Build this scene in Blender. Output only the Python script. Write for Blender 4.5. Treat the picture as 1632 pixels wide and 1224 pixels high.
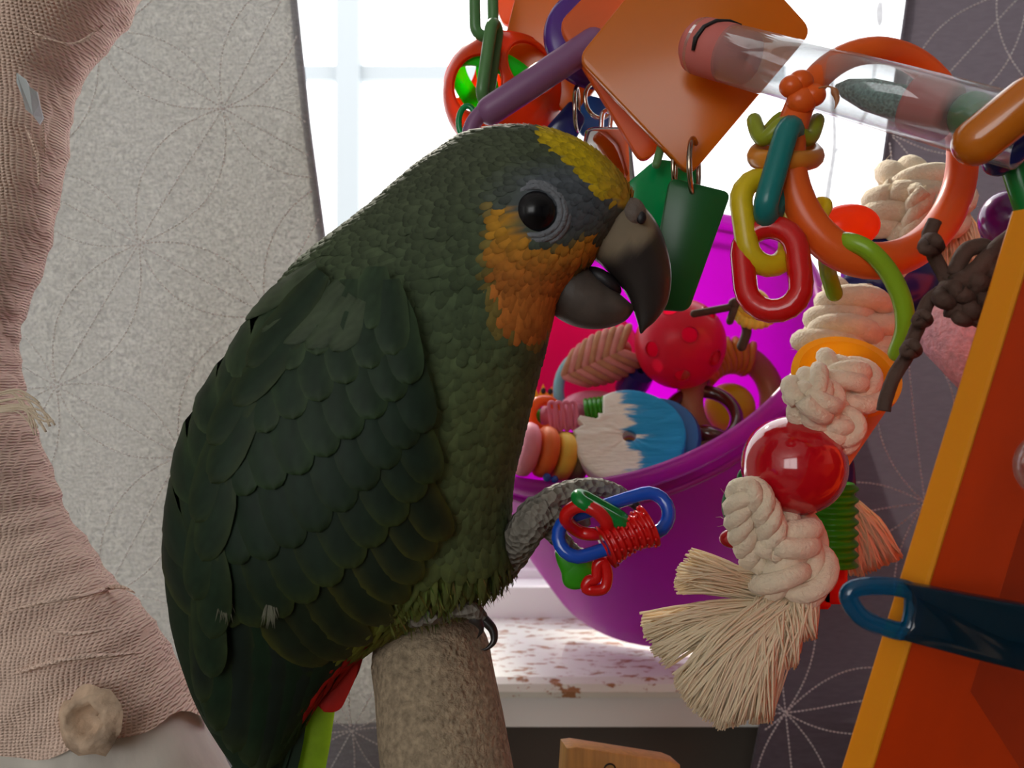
import bpy, bmesh, math, random
from mathutils import Vector, noise as mnoise
random.seed(7)
sc = bpy.context.scene
for o in list(bpy.data.objects):
    bpy.data.objects.remove(o)
COL = sc.collection

# ------------------------------------------------------------ camera, sky, sun, exposure
F, ZC = 1300.0, 1.10
cam_d = bpy.data.cameras.new('camera'); cam = bpy.data.objects.new('camera', cam_d); COL.objects.link(cam)
cam.location = (0, 0, ZC); cam.rotation_euler = (math.pi/2, 0, 0)
cam_d.sensor_width = 36; cam_d.lens = 36*F/1632; cam_d.clip_start = 0.01
cam_d.dof.use_dof = True; cam_d.dof.focus_distance = 0.31; cam_d.dof.aperture_fstop = 16
sc.camera = cam
sc.view_settings.view_transform = 'Standard'; sc.view_settings.look = 'None'
sc.view_settings.gamma = 1; sc.view_settings.exposure = 0.0
sc.view_settings.use_curve_mapping = False
w = bpy.data.worlds.new('overcast_sky'); sc.world = w; w.use_nodes = True
w.node_tree.nodes['Background'].inputs[0].default_value = (0.97, 0.99, 1.0, 1)
w.node_tree.nodes['Background'].inputs[1].default_value = 2.5
sd = bpy.data.lights.new('sun', 'SUN'); sd.energy = 6.0; sd.angle = 0.03; sd.color = (1, 0.93, 0.80)
so = bpy.data.objects.new('sun', sd); COL.objects.link(so)
SUN_AZ, SUN_EL = math.radians(-14), math.radians(38)      # to the right of the window, fairly low
sv = Vector((math.sin(SUN_AZ)*math.cos(SUN_EL), math.cos(SUN_AZ)*math.cos(SUN_EL), math.sin(SUN_EL)))
so.rotation_euler = sv.to_track_quat('Z', 'Y').to_euler(); so.location = (3, 4, 4)
ld = bpy.data.lights.new('rear_fill_light', 'AREA'); ld.shape = 'RECTANGLE'; ld.size = 1.7; ld.size_y = 1.3  # unseen area light added behind the camera as room fill
ld.energy = 17; ld.color = (1.0, 0.985, 0.96)
lo = bpy.data.objects.new('rear_fill_light', ld); COL.objects.link(lo)
lo.location = (-1.3, -2.37, 1.70); lo.rotation_euler = (math.pi/2, 0, 0)
lo.rotation_euler = Vector((0, -1, 0)).to_track_quat('Z', 'Y').to_euler()
try:
    sc.cycles.max_bounces = 10; sc.cycles.diffuse_bounces = 5; sc.cycles.transmission_bounces = 10
    sc.cycles.glossy_bounces = 4; sc.cycles.transparent_max_bounces = 12
    sc.cycles.sample_clamp_indirect = 4.0; sc.cycles.caustics_reflective = False
except Exception:
    pass

# ------------------------------------------------------------ helpers
def W(px, py, Y):
    return Vector(((px-816)*Y/F, Y, ZC-(py-612)*Y/F))
def S(px, Y): return px*Y/F
def lin(c):
    return tuple(((v/255)/12.92 if v/255 <= .04045 else ((v/255+.055)/1.055)**2.4) for v in c)
def rnd(a, b): return random.uniform(a, b)
def lerp(a, b, t): return a+(b-a)*t

def spline(pts, n=8, closed=False):
    """Catmull-Rom through tuples of any size."""
    out = []; N = len(pts)
    segs = N if closed else N-1
    for i in range(segs):
        if closed: p0, p1, p2, p3 = pts[i-1], pts[i], pts[(i+1) % N], pts[(i+2) % N]
        else: p0, p1, p2, p3 = pts[max(i-1, 0)], pts[i], pts[i+1], pts[min(i+2, N-1)]
        for k in range(n):
            t = k/n
            out.append(tuple(.5*(2*b+(c-a)*t+(2*a-5*b+4*c-d)*t*t+(3*b-a-3*c+d)*t**3) for a, b, c, d in zip(p0, p1, p2, p3)))
    if not closed: out.append(tuple(pts[-1]))
    return out
def interp(tab, y):
    if y <= tab[0][0]: return tab[0][1:]
    for a, b in zip(tab, tab[1:]):
        if y <= b[0]:
            t = (y-a[0])/(b[0]-a[0])
            return tuple(lerp(p, q, t) for p, q in zip(a[1:], b[1:]))
    return tab[-1][1:]
def ortho(n):
    n = n.normalized(); a = Vector((0, 0, 1)) if abs(n.z) < .9 else Vector((1, 0, 0))
    u = n.cross(a).normalized(); return u, n.cross(u).normalized()

class MB:
    def __init__(s): s.v = []; s.f = []; s.c = []
    def add(s, v, f, c=None):
        b = len(s.v); s.v += [Vector(p) for p in v]; s.f += [tuple(i+b for i in q) for q in f]
        if c is not None: s.c += c
        return s
    def grid(s, rows, closed_u=False, closed_v=False, cap0=False, cap1=False):
        n = len(rows); m = len(rows[0]); v = [p for r in rows for p in r]; f = []
        for i in range(n if closed_v else n-1):
            for j in range(m if closed_u else m-1):
                a, b = i*m+j, i*m+(j+1) % m; i2 = (i+1) % n
                f.append((a, b, i2*m+(j+1) % m, i2*m+j))
        if cap0: f.append(tuple(range(m))[::-1])
        if cap1: f.append(tuple((n-1)*m+j for j in range(m)))
        return s.add(v, f)
    def tube(s, pts, r, sides=10, closed=False, cap=True, flat=1.0):
        pts = [Vector(p) for p in pts]; n = len(pts)
        if not hasattr(r, '__len__'): r = [r]*n
        rows = []; u = None
        for i in range(n):
            a = pts[i-1] if (i or closed) else pts[0]; b = pts[(i+1) % n] if (i < n-1 or closed) else pts[-1]
            t = (b-a)
            if t.length < 1e-9: t = Vector((0, 0, 1))
            t.normalize()
            if u is None: u = ortho(t)[0]
            else:
                u = u-t*u.dot(t)
                u = ortho(t)[0] if u.length < 1e-6 else u.normalized()
            vv = t.cross(u)
            rows.append([pts[i]+u*math.cos(2*math.pi*k/sides)*r[i]+vv*math.sin(2*math.pi*k/sides)*r[i]*flat for k in range(sides)])
        if closed:   # twist fix: find best offset to join
            last, first = rows[-1], rows[0]
            off = min(range(sides), key=lambda o: sum((last[k]-first[(k+o) % sides]).length for k in range(0, sides, 2)))
            b = len(s.v); s.grid(rows, closed_u=True)
            m = sides; e = (n-1)*m
            s.f += [(b+e+k, b+e+(k+1) % m, b+(k+1+off) % m, b+(k+off) % m) for k in range(m)]
            return s
        return s.grid(rows, closed_u=True, cap0=cap, cap1=cap)
    def rod(s, pts, r, sides=12, end=4):
        """tube with rounded ends"""
        pts = [Vector(p) for p in pts]
        d0 = (pts[0]-pts[1]).normalized(); d1 = (pts[-1]-pts[-2]).normalized()
        P, R = [], []
        for k in range(end): a = math.pi/2*(1-k/end); P.append(pts[0]+d0*r*math.sin(a)); R.append(max(r*math.cos(a), r*.02))
        P += pts; R += [r]*len(pts)
        for k in range(end): a = math.pi/2*((k+1)/end); P.append(pts[-1]+d1*r*math.sin(a)); R.append(max(r*math.cos(a), r*.02))
        return s.tube(P, R, sides)
    def lathe(s, prof, o, ax, seg=40, closed=False, cap0=False, cap1=False):
        ax = Vector(ax).normalized(); u, vv = ortho(ax); o = Vector(o)
        rows = [[o+ax*h+u*(math.cos(2*math.pi*k/seg)*r)+vv*(math.sin(2*math.pi*k/seg)*r) for k in range(seg)] for r, h in prof]
        return s.grid(rows, closed_u=True, closed_v=closed, cap0=cap0, cap1=cap1)
    def ell(s, c, r, ax=None, seg=24, rings=14):
        c = Vector(c); r = r if hasattr(r, '__len__') else (r, r, r)
        if ax is None: X, Y_, Z = Vector((1, 0, 0)), Vector((0, 1, 0)), Vector((0, 0, 1))
        else: X, Y_, Z = ax
        rows = []
        for i in range(1, rings):
            a = math.pi*i/rings
            rows.append([c+X*(r[0]*math.sin(a)*math.cos(2*math.pi*k/seg))+Y_*(r[1]*math.sin(a)*math.sin(2*math.pi*k/seg))+Z*(r[2]*math.cos(a)) for k in range(seg)])
        b = len(s.v); s.grid(rows, closed_u=True)
        t = len(s.v); s.v += [c+Z*r[2], c-Z*r[2]]; e = b+(rings-2)*seg
        for k in range(seg):
            s.f.append((t, b+(k+1) % seg, b+k)); s.f.append((t+1, e+k, e+(k+1) % seg))
        return s
    def box(s, lo, hi, bev=0.0):
        x0, y0, z0 = lo; x1, y1, z1 = hi
        if bev <= 0:
            v = [(x, y, z) for z in (z0, z1) for y in (y0, y1) for x in (x0, x1)]
            return s.add(v, [(0, 2, 3, 1), (4, 5, 7, 6), (0, 1, 5, 4), (2, 6, 7, 3), (0, 4, 6, 2), (1, 3, 7, 5)])
        poly = [Vector((x0+bev, 0, z0)), Vector((x1-bev, 0, z0)), Vector((x1, 0, z0+bev)), Vector((x1, 0, z1-bev)),
                Vector((x1-bev, 0, z1)), Vector((x0+bev, 0, z1)), Vector((x0, 0, z1-bev)), Vector((x0, 0, z0+bev))]
        return s.prism([p+Vector((0, y0, 0)) for p in poly], Vector((0, y1-y0, 0)), bev)
    def prism(s, poly, d, bev=0.0):
        """extrude a planar polygon along d, edges eased by bev"""
        poly = [Vector(p) for p in poly]; d = Vector(d); n = len(poly); c = sum(poly, Vector())/n
        dn = d.normalized(); L = d.length
        if bev <= 0: return s.grid([poly, [p+d for p in poly]], closed_u=True, cap0=True, cap1=True)
        def shrink(k): return [p+(c-p).normalized()*k for p in poly]
        rows = [shrink(bev), [p+dn*bev*.3 for p in shrink(bev*.3)], [p+dn*bev for p in poly], [p+dn*(L-bev) for p in poly],
                [p+dn*(L-bev*.3) for p in shrink(bev*.3)], [p+d for p in shrink(bev)]]
        return s.grid(rows, closed_u=True, cap0=True, cap1=True)
    def build(s, name, mat, parent=None, smooth=True, auto=None, solid=True):
        org = Vector((0, 0, 0)); p = parent
        while p is not None and p.parent is not None: p = p.parent
        if p is not None: org = p.location.copy()
        elif s.v:
            lo_ = [min(q[i] for q in s.v) for i in range(3)]; hi_ = [max(q[i] for q in s.v) for i in range(3)]
            org = Vector(((lo_[0]+hi_[0])/2, (lo_[1]+hi_[1])/2, lo_[2]))
        me = bpy.data.meshes.new(name); me.from_pydata([tuple(q-org) for q in s.v], [], s.f)
        me.validate(); me.update()
        if solid:
            bm = bmesh.new(); bm.from_mesh(me); bmesh.ops.recalc_face_normals(bm, faces=bm.faces); bm.to_mesh(me); bm.free()
        if smooth: me.polygons.foreach_set('use_smooth', [True]*len(me.polygons))
        if smooth and auto is not None:
            try: me.set_sharp_from_angle(angle=math.radians(auto))
            except Exception: pass
        if s.c and len(s.c) == len(me.vertices):
            ca = me.color_attributes.new('Col', 'FLOAT_COLOR', 'POINT')
            ca.data.foreach_set('color', [x for c in s.c for x in (c[0], c[1], c[2], 1.0)])
        me.materials.append(mat if not isinstance(mat, str) else M[mat])
        o = bpy.data.objects.new(name, me); COL.objects.link(o)
        if parent is None: o.location = org
        else: o.parent = parent
        return o

def tag(o, label, cat, group=None):
    o['label'] = label; o['category'] = cat
    if group: o['group'] = group
    return o
def thing(name, label, cat, loc, group=None):
    o = bpy.data.objects.new(name, None); COL.objects.link(o); o.location = loc; o.empty_display_size = .02
    return tag(o, label, cat, group)
def struct(o):
    o['kind'] = 'structure'; return o
def stuff(o):
    o['kind'] = 'stuff'; return o
def one(name, mb, mat, label, cat, group=None, auto=None):
    return tag(mb.build(name, mat, auto=auto), label, cat, group)

# ------------------------------------------------------------ materials (all procedural)
M = {}
def mat(name, col, rough=.4, transl=0.0, tcol=None, var=0.0, vscale=40, bump=0.0, bscale=200, metal=0.0, coat=0.0,
        spec=.5, trans=0.0, ior=1.45, attr=False, stretch=None, sheen=0.0, sss=0.0, btype='noise'):
    m = bpy.data.materials.new(name); m.use_nodes = True; nt = m.node_tree; N = nt.nodes; Lk = nt.links
    b = N['Principled BSDF']; out = N['Material Output']
    c = lin(col)
    b.inputs['Base Color'].default_value = (*c, 1); b.inputs['Roughness'].default_value = rough
    b.inputs['Metallic'].default_value = metal; b.inputs['Specular IOR Level'].default_value = spec
    b.inputs['Coat Weight'].default_value = coat; b.inputs['Coat Roughness'].default_value = .08
    b.inputs['Transmission Weight'].default_value = trans; b.inputs['IOR'].default_value = ior
    b.inputs['Sheen Weight'].default_value = sheen
    if sss: b.inputs['Subsurface Weight'].default_value = sss; b.inputs['Subsurface Radius'].default_value = (.006, .004, .003)
    tc = N.new('ShaderNodeTexCoord'); src = tc.outputs['Object']
    if stretch:
        mp = N.new('ShaderNodeMapping'); mp.inputs['Scale'].default_value = stretch; Lk.new(src, mp.inputs[0]); src = mp.outputs[0]
    colout = None
    if attr:
        a = N.new('ShaderNodeVertexColor'); a.layer_name = 'Col'; colout = a.outputs[0]
    if var > 0:
        nz = N.new('ShaderNodeTexNoise'); nz.inputs['Scale'].default_value = vscale; nz.inputs['Detail'].default_value = 5; Lk.new(src, nz.inputs['Vector'])
        mr = N.new('ShaderNodeMapRange'); mr.inputs[1].default_value = .3; mr.inputs[2].default_value = .7
        mr.inputs[3].default_value = 1-var; mr.inputs[4].default_value = 1+var; Lk.new(nz.outputs[0], mr.inputs[0])
        mx = N.new('ShaderNodeVectorMath'); mx.operation = 'SCALE'
        if colout is not None: Lk.new(colout, mx.inputs[0])
        else: mx.inputs[0].default_value = c
        Lk.new(mr.outputs[0], mx.inputs['Scale']); colout = mx.outputs[0]
    if colout is not None: Lk.new(colout, b.inputs['Base Color'])
    bn = None
    if bump > 0:
        if btype == 'voronoi':
            bt = N.new('ShaderNodeTexVoronoi'); bt.inputs['Scale'].default_value = bscale; ho = bt.outputs['Distance']
        elif btype == 'wave':
            bt = N.new('ShaderNodeTexWave'); bt.inputs['Scale'].default_value = bscale; bt.inputs['Distortion'].default_value = 3; bt.inputs['Detail'].default_value = 3; ho = bt.outputs['Fac']
        elif btype == 'crepe':      # crinkled weave: two crossing wave sets, broken up
            ww = []
            for dr, k_ in (('Z', 1.0), ('X', .8)):
                q_ = N.new('ShaderNodeTexWave'); q_.bands_direction = dr; q_.inputs['Scale'].default_value = bscale*k_
                q_.inputs['Distortion'].default_value = 4; q_.inputs['Detail'].default_value = 2; q_.inputs['Detail Scale'].default_value = .6; Lk.new(src, q_.inputs['Vector']); ww.append(q_)
            bt = N.new('ShaderNodeMath'); bt.operation = 'MULTIPLY'; Lk.new(ww[0].outputs['Fac'], bt.inputs[0]); Lk.new(ww[1].outputs['Fac'], bt.inputs[1]); ho = bt.outputs[0]
        else:
            bt = N.new('ShaderNodeTexNoise'); bt.inputs['Scale'].default_value = bscale; bt.inputs['Detail'].default_value = 6; ho = bt.outputs[0]
        if btype != 'crepe': Lk.new(src, bt.inputs['Vector'])
        bn = N.new('ShaderNodeBump'); bn.inputs['Strength'].default_value = bump; bn.inputs['Distance'].default_value = .002
        Lk.new(ho, bn.inputs['Height']); Lk.new(bn.outputs[0], b.inputs['Normal'])
    if transl > 0:
        t = N.new('ShaderNodeBsdfTranslucent'); t.inputs[0].default_value = (*lin(tcol or col), 1)
        if colout is not None and tcol is None: Lk.new(colout, t.inputs[0])
        mix = N.new('ShaderNodeMixShader'); mix.inputs[0].default_value = transl
        Lk.new(b.outputs[0], mix.inputs[1]); Lk.new(t.outputs[0], mix.inputs[2]); Lk.new(mix.outputs[0], out.inputs[0])
    M[name] = m
    return m

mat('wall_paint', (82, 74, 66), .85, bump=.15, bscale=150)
mat('room_paint', (206, 204, 200), .9, bump=.1, bscale=80)
mat('ceiling_paint', (235, 232, 226), .9)
mat('floor_wood', (128, 108, 88), .5, var=.25, vscale=6, stretch=(1, 12, 1))
mat('window_paint', (236, 238, 234), .45, bump=.1, bscale=60)
mat('snow', (235, 238, 242), .9, var=.05, vscale=2)
mat('muntin_white', (176, 182, 186), .8)
mat('bark_glare', (150, 148, 150), .9, var=.2, vscale=30)  # glare of the sky put into the branches' pale colour
mat('thread_white', (225, 222, 222), .6)
mat('thread_dark', (196, 190, 182), .6)
mat('bandage', (242, 212, 194), .9, var=.06, vscale=90, bump=.6, bscale=250, stretch=(1, 1, 1), btype='crepe', transl=.10)
mat('bare_wood', (206, 200, 190), .7, var=.2, vscale=40, bump=.3, bscale=90, stretch=(1, 1, .3))
mat('knot_wood', (186, 160, 136), .8, var=.45, vscale=90, bump=.8, bscale=160)
mat('sunlit_wood', (205, 212, 214), .75, var=.08, vscale=40, bump=.3, bscale=120)  # sunlight put into the pale colour of the exposed wood
mat('twine', (214, 196, 172), .9, bump=.3, bscale=600)
mat('grit', (156, 138, 114), .95, var=.34, vscale=420, bump=1.0, bscale=520)
mat('bamboo', (205, 152, 84), .45, var=.16, vscale=25, stretch=(14, 14, 1), bump=.1, bscale=60)
mat('bucket', (178, 56, 160), .40, transl=.46, tcol=(236, 48, 240))
mat('orange_plate', (214, 118, 26), .22, transl=.26, tcol=(240, 130, 16))
mat('red_plate', (222, 98, 24), .45, transl=.30, tcol=(255, 140, 30))
mat('panel', (216, 62, 4), .5, spec=.3, transl=.02, tcol=(255, 120, 0), var=.06, vscale=30)  # board face: its lack of light put into a redder colour
mat('panel_lit_edge', (250, 170, 22), .4, transl=.4, tcol=(255, 190, 20))  # same board: glow of the lit edge put into a brighter colour
mat('orange_plastic', (240, 104, 34), .28, transl=.24, tcol=(255, 130, 40))
mat('orange_ball', (246, 84, 30), .25, transl=.55, tcol=(255, 120, 50))
mat('lime', (150, 190, 40), .25, transl=.25)
mat('olive', (150, 160, 40), .28, transl=.2)
mat('amber', (214, 120, 26), .18, transl=.2, coat=.5)
mat('tan_orange', (222, 140, 46), .28, transl=.2)
mat('teal', (28, 122, 120), .25, transl=.15)
mat('yellow', (228, 200, 34), .28, transl=.28)
mat('red', (214, 22, 22), .18, transl=.18, coat=.4)
mat('red_bead', (176, 12, 28), .10, coat=.8, spec=.6)
mat('green', (20, 128, 52), .25, transl=.15)
mat('green_glow', (20, 150, 86), .15, transl=.28, tcol=(40, 190, 120))
mat('green_dark', (26, 92, 44), .3, transl=.22, tcol=(20, 150, 60))
mat('green_ball', (40, 200, 40), .25, transl=.5, tcol=(60, 255, 40))
mat('green_bead', (60, 160, 26), .28, transl=.25)
mat('chain_green', (92, 138, 84), .3, transl=.15)
mat('navy', (26, 38, 110), .22, coat=.3)
mat('blue', (20, 74, 180), .15, coat=.4)
mat('sky_blue', (60, 130, 200), .3, transl=.2)
mat('purple', (96, 56, 150), .25, transl=.25)
mat('violet_ball', (100, 24, 110), .2, coat=.3)
mat('mauve', (136, 92, 132), .4, transl=.12)
mat('pink', (226, 128, 158), .4, transl=.12)
mat('hot_pink', (240, 20, 120), .3, transl=.62, tcol=(255, 20, 150))
mat('ball_red', (214, 30, 66), .35, transl=.35, tcol=(240, 20, 60))
mat('hole_red', (150, 8, 20), .6, transl=.5, tcol=(255, 20, 20))
mat('chew_pink', (196, 128, 120), .8, var=.1, vscale=150, bump=.3, bscale=400)
mat('chew_tan', (176, 124, 92), .8, var=.1, vscale=150, bump=.3, bscale=400)
mat('ring_teal', (116, 168, 176), .35)
mat('ring_tan', (170, 110, 70), .45, var=.1)
mat('brown_gloss', (82, 40, 32), .15, coat=.6)
mat('leather', (78, 56, 46), .8, var=.2, vscale=120, bump=.5, bscale=300)
mat('wood_orange', (232, 112, 50), .55, var=.06, vscale=120)
mat('wood_yellow', (236, 196, 74), .55, var=.06, vscale=120)
mat('wood_pink', (232, 140, 160), .55, var=.06, vscale=120)
mat('wood_dark', (120, 100, 70), .6)
mat('cup_yellow', (250, 190, 40), .3, transl=.45, tcol=(255, 210, 80))
mat('rope', (238, 222, 194), .95, var=.06, vscale=300, bump=.6, bscale=700, transl=.12, sheen=.3)
mat('fray', (246, 232, 200), .9, transl=.30, tcol=(252, 216, 150))
mat('steel', (176, 160, 144), .18, metal=1.0)
mat('chrome', (225, 222, 226), .06, metal=1.0)
mat('pink_fuzz', (244, 196, 206), .95, var=.2, vscale=250, bump=1.0, bscale=500)
mat('eraser', (232, 128, 120), .6, transl=.3)
mat('glitter_teal', (150, 186, 178), .3, var=.5, vscale=900, bump=.8, bscale=900, transl=.3)
mat('marker', (24, 22, 22), .5)
def mat_clear(name, tint, body, fbody, frn=1.35):
    m = mat(name, body, .15); nt = m.node_tree; N = nt.nodes; Lk = nt.links; b = N['Principled BSDF']; out = N['Material Output']
    tr = N.new('ShaderNodeBsdfTransparent'); tr.inputs[0].default_value = (*lin(tint), 1)
    gl = N.new('ShaderNodeBsdfGlossy'); gl.inputs['Roughness'].default_value = .04; gl.inputs[0].default_value = (.9, .9, .92, 1)
    tl = N.new('ShaderNodeBsdfTranslucent'); tl.inputs[0].default_value = (*lin(body), 1)
    m0 = N.new('ShaderNodeMixShader'); m0.inputs[0].default_value = .5; Lk.new(b.outputs[0], m0.inputs[1]); Lk.new(tl.outputs[0], m0.inputs[2])
    lw = N.new('ShaderNodeLayerWeight'); lw.inputs[0].default_value = .35
    ma = N.new('ShaderNodeMath'); ma.operation = 'MULTIPLY_ADD'; ma.inputs[1].default_value = .45; ma.inputs[2].default_value = fbody; Lk.new(lw.outputs['Facing'], ma.inputs[0])
    m1 = N.new('ShaderNodeMixShader'); Lk.new(ma.outputs[0], m1.inputs[0]); Lk.new(tr.outputs[0], m1.inputs[1]); Lk.new(m0.outputs[0], m1.inputs[2])
    pw = N.new('ShaderNodeMath'); pw.operation = 'POWER'; pw.inputs[1].default_value = 3.0; Lk.new(lw.outputs['Facing'], pw.inputs[0])
    fr = N.new('ShaderNodeMath'); fr.operation = 'MULTIPLY_ADD'; fr.inputs[1].default_value = .4; fr.inputs[2].default_value = .05; Lk.new(pw.outputs[0], fr.inputs[0])
    m2 = N.new('ShaderNodeMixShader'); Lk.new(fr.outputs[0], m2.inputs[0]); Lk.new(m1.outputs[0], m2.inputs[1]); Lk.new(gl.outputs[0], m2.inputs[2]); Lk.new(m2.outputs[0], out.inputs[0])
mat_clear('acrylic', (248, 249, 250), (215, 222, 220), .03)
mat_clear('clear', (235, 232, 230), (220, 220, 220), .05)
mat_clear('teal_loop', (60, 180, 214), (0, 120, 164), .30)
mat_clear('teal_clear', (0, 112, 148), (0, 84, 116), .18)
mat('plumage', (60, 80, 50), .75, attr=True, var=.12, vscale=300, spec=.25, transl=.10)
mat('flight', (30, 52, 32), .62, attr=True, var=.18, vscale=160, spec=.3, transl=.06)
mat('horn', (90, 84, 74), .35, attr=True, var=.10, vscale=120, coat=.15)
mat('lower_beak', (74, 66, 60), .45, var=.25, vscale=120, bump=.2, bscale=200)
mat('mouth', (24, 20, 24), .5)
mat('eye_dark', (7, 7, 11), .22, spec=.35)
mat('iris', (18, 16, 20), .25, spec=.35)
mat('eye_skin', (112, 116, 122), .75, bump=.6, bscale=700)
mat('cere', (104, 92, 84), .7, var=.2, vscale=200, bump=.4, bscale=500)
mat('foot_skin', (122, 116, 106), .75, var=.18, vscale=200, bump=1.0, bscale=420, btype='voronoi')
mat('claw', (44, 38, 36), .3)

def mat_curtain(name, col, tcol, tr, spark=False):
    m = mat(name, col, .85, bump=.5, bscale=1.0, sheen=.3)
    nt = m.node_tree; N = nt.nodes; Lk = nt.links; b = N['Principled BSDF']; out = N['Material Output']
    tc = N.new('ShaderNodeTexCoord')
    for nd in list(N):
        if nd.type in ('BUMP', 'TEX_NOISE'): N.remove(nd)
    # woven threads: two fine wave sets
    bump = N.new('ShaderNodeBump'); bump.inputs['Strength'].default_value = .25; bump.inputs['Distance'].default_value = .0006
    w1 = N.new('ShaderNodeTexWave'); w1.inputs['Scale'].default_value = 260; w1.bands_direction = 'X'; w1.inputs['Distortion'].default_value = 1.5
    w2 = N.new('ShaderNodeTexWave'); w2.inputs['Scale'].default_value = 260; w2.bands_direction = 'Z'; w2.inputs['Distortion'].default_value = 1.5
    ad = N.new('ShaderNodeMath'); ad.operation = 'ADD'
    for q in (w1, w2): Lk.new(tc.outputs['Object'], q.inputs[0])
    Lk.new(w1.outputs['Fac'], ad.inputs[0]); Lk.new(w2.outputs['Fac'], ad.inputs[1])
    Lk.new(ad.outputs[0], bump.inputs['Height']); Lk.new(bump.outputs[0], b.inputs['Normal'])
    # slubby yarn colour variation
    nz = N.new('ShaderNodeTexNoise'); nz.inputs['Scale'].default_value = 420; nz.inputs['Detail'].default_value = 2
    mp = N.new('ShaderNodeMapping'); mp.inputs['Scale'].default_value = (.25, 1, 1); Lk.new(tc.outputs['Object'], mp.inputs[0]); Lk.new(mp.outputs[0], nz.inputs['Vector'])
    mr = N.new('ShaderNodeMapRange'); mr.inputs[1].default_value = .3; mr.inputs[2].default_value = .7; mr.inputs[3].default_value = .85; mr.inputs[4].default_value = 1.15
    Lk.new(nz.outputs[0], mr.inputs[0])
    vm = N.new('ShaderNodeVectorMath'); vm.operation = 'SCALE'; vm.inputs[0].default_value = lin(col); Lk.new(mr.outputs[0], vm.inputs['Scale']); Lk.new(vm.outputs[0], b.inputs['Base Color'])
    t = N.new('ShaderNodeBsdfTranslucent'); t.inputs[0].default_value = (*lin(tcol), 1)
    if spark:   # sun sparkle put into the translucent colour as fine noise
        vo = N.new('ShaderNodeTexNoise'); vo.inputs['Scale'].default_value = 620; vo.inputs['Detail'].default_value = 1; Lk.new(tc.outputs['Object'], vo.inputs['Vector'])
        r2 = N.new('ShaderNodeMapRange'); r2.inputs[1].default_value = .35; r2.inputs[2].default_value = .72; r2.inputs[3].default_value = .7; r2.inputs[4].default_value = 1.5
        Lk.new(vo.outputs[0], r2.inputs[0])
        v2 = N.new('ShaderNodeVectorMath'); v2.operation = 'SCALE'; v2.inputs[0].default_value = lin(tcol); Lk.new(r2.outputs[0], v2.inputs['Scale']); Lk.new(v2.outputs[0], t.inputs[0])
    mx = N.new('ShaderNodeMixShader'); mx.inputs[0].default_value = tr
    Lk.new(b.outputs[0], mx.inputs[1]); Lk.new(t.outputs[0], mx.inputs[2]); Lk.new(mx.outputs[0], out.inputs[0])
mat_curtain('curtain_grey', (144, 144, 152), (150, 148, 140), .22, True)
mat_curtain('curtain_dark', (92, 86, 96), (96, 88, 96), .18)

# sill: white paint worn through to the wood
m = mat('sill_worn', (236, 238, 226), .5, bump=.0)
N = m.node_tree.nodes; Lk = m.node_tree.links; b = N['Principled BSDF']; tc = N.new('ShaderNodeTexCoord')
mp = N.new('ShaderNodeMapping'); mp.inputs['Scale'].default_value = (40, 110, 40); Lk.new(tc.outputs['Object'], mp.inputs[0])
n1 = N.new('ShaderNodeTexNoise'); n1.inputs['Scale'].default_value = 1.3; n1.inputs['Detail'].default_value = 7; n1.inputs['Roughness'].default_value = .65; Lk.new(mp.outputs[0], n1.inputs['Vector'])
rp = N.new('ShaderNodeValToRGB'); rp.color_ramp.elements[0].position = .56; rp.color_ramp.elements[1].position = .575; Lk.new(n1.outputs[0], rp.inputs[0])
mp2 = N.new('ShaderNodeMapping'); mp2.inputs['Scale'].default_value = (6, 160, 40); Lk.new(tc.outputs['Object'], mp2.inputs[0])
n2 = N.new('ShaderNodeTexNoise'); n2.inputs['Scale'].default_value = 1.5; n2.inputs['Detail'].default_value = 3; Lk.new(mp2.outputs[0], n2.inputs['Vector'])
rw = N.new('ShaderNodeValToRGB'); rw.color_ramp.elements[0].color = (*lin((150, 98, 62)), 1); rw.color_ramp.elements[1].color = (*lin((196, 150, 108)), 1); Lk.new(n2.outputs[0], rw.inputs[0])
mx = N.new('ShaderNodeMix'); mx.data_type = 'RGBA'; mx.inputs[7].default_value = (*lin((236, 240, 228)), 1)
mx.inputs[7].default_value = mx.inputs[7].default_value
Lk.new(rp.outputs[0], mx.inputs[0]); Lk.new(rw.outputs[0], mx.inputs[7]); mx.inputs[6].default_value = (*lin((238, 242, 230)), 1)
Lk.new(mx.outputs[2], b.inputs['Base Color'])
bp = N.new('ShaderNodeBump'); bp.inputs['Strength'].default_value = .5; bp.inputs['Distance'].default_value = .001; bp.invert = True
Lk.new(rp.outputs[0], bp.inputs['Height']); Lk.new(bp.outputs[0], b.inputs['Normal'])

# chewed wooden disc: blue paint gnawed away to white wood
m = mat('disc_paint', (235, 230, 218), .75)
N = m.node_tree.nodes; Lk = m.node_tree.links; b = N['Principled BSDF']; tc = N.new('ShaderNodeTexCoord')
sx = N.new('ShaderNodeSeparateXYZ'); Lk.new(tc.outputs['Object'], sx.inputs[0])
mp = N.new('ShaderNodeMapping'); mp.inputs['Rotation'].default_value = (0, math.radians(30), 0); mp.inputs['Scale'].default_value = (16, 40, 80); Lk.new(tc.outputs['Object'], mp.inputs[0])
n1 = N.new('ShaderNodeTexNoise'); n1.inputs['Scale'].default_value = 2.0; n1.inputs['Detail'].default_value = 6; Lk.new(mp.outputs[0], n1.inputs['Vector'])
ml = N.new('ShaderNodeMath'); ml.operation = 'MULTIPLY_ADD'; ml.inputs[1].default_value = .050; Lk.new(n1.outputs[0], ml.inputs[0]); Lk.new(sx.outputs['X'], ml.inputs[2])
rp = N.new('ShaderNodeValToRGB'); rp.color_ramp.elements[0].position = .0245; rp.color_ramp.elements[1].position = .0275
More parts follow.
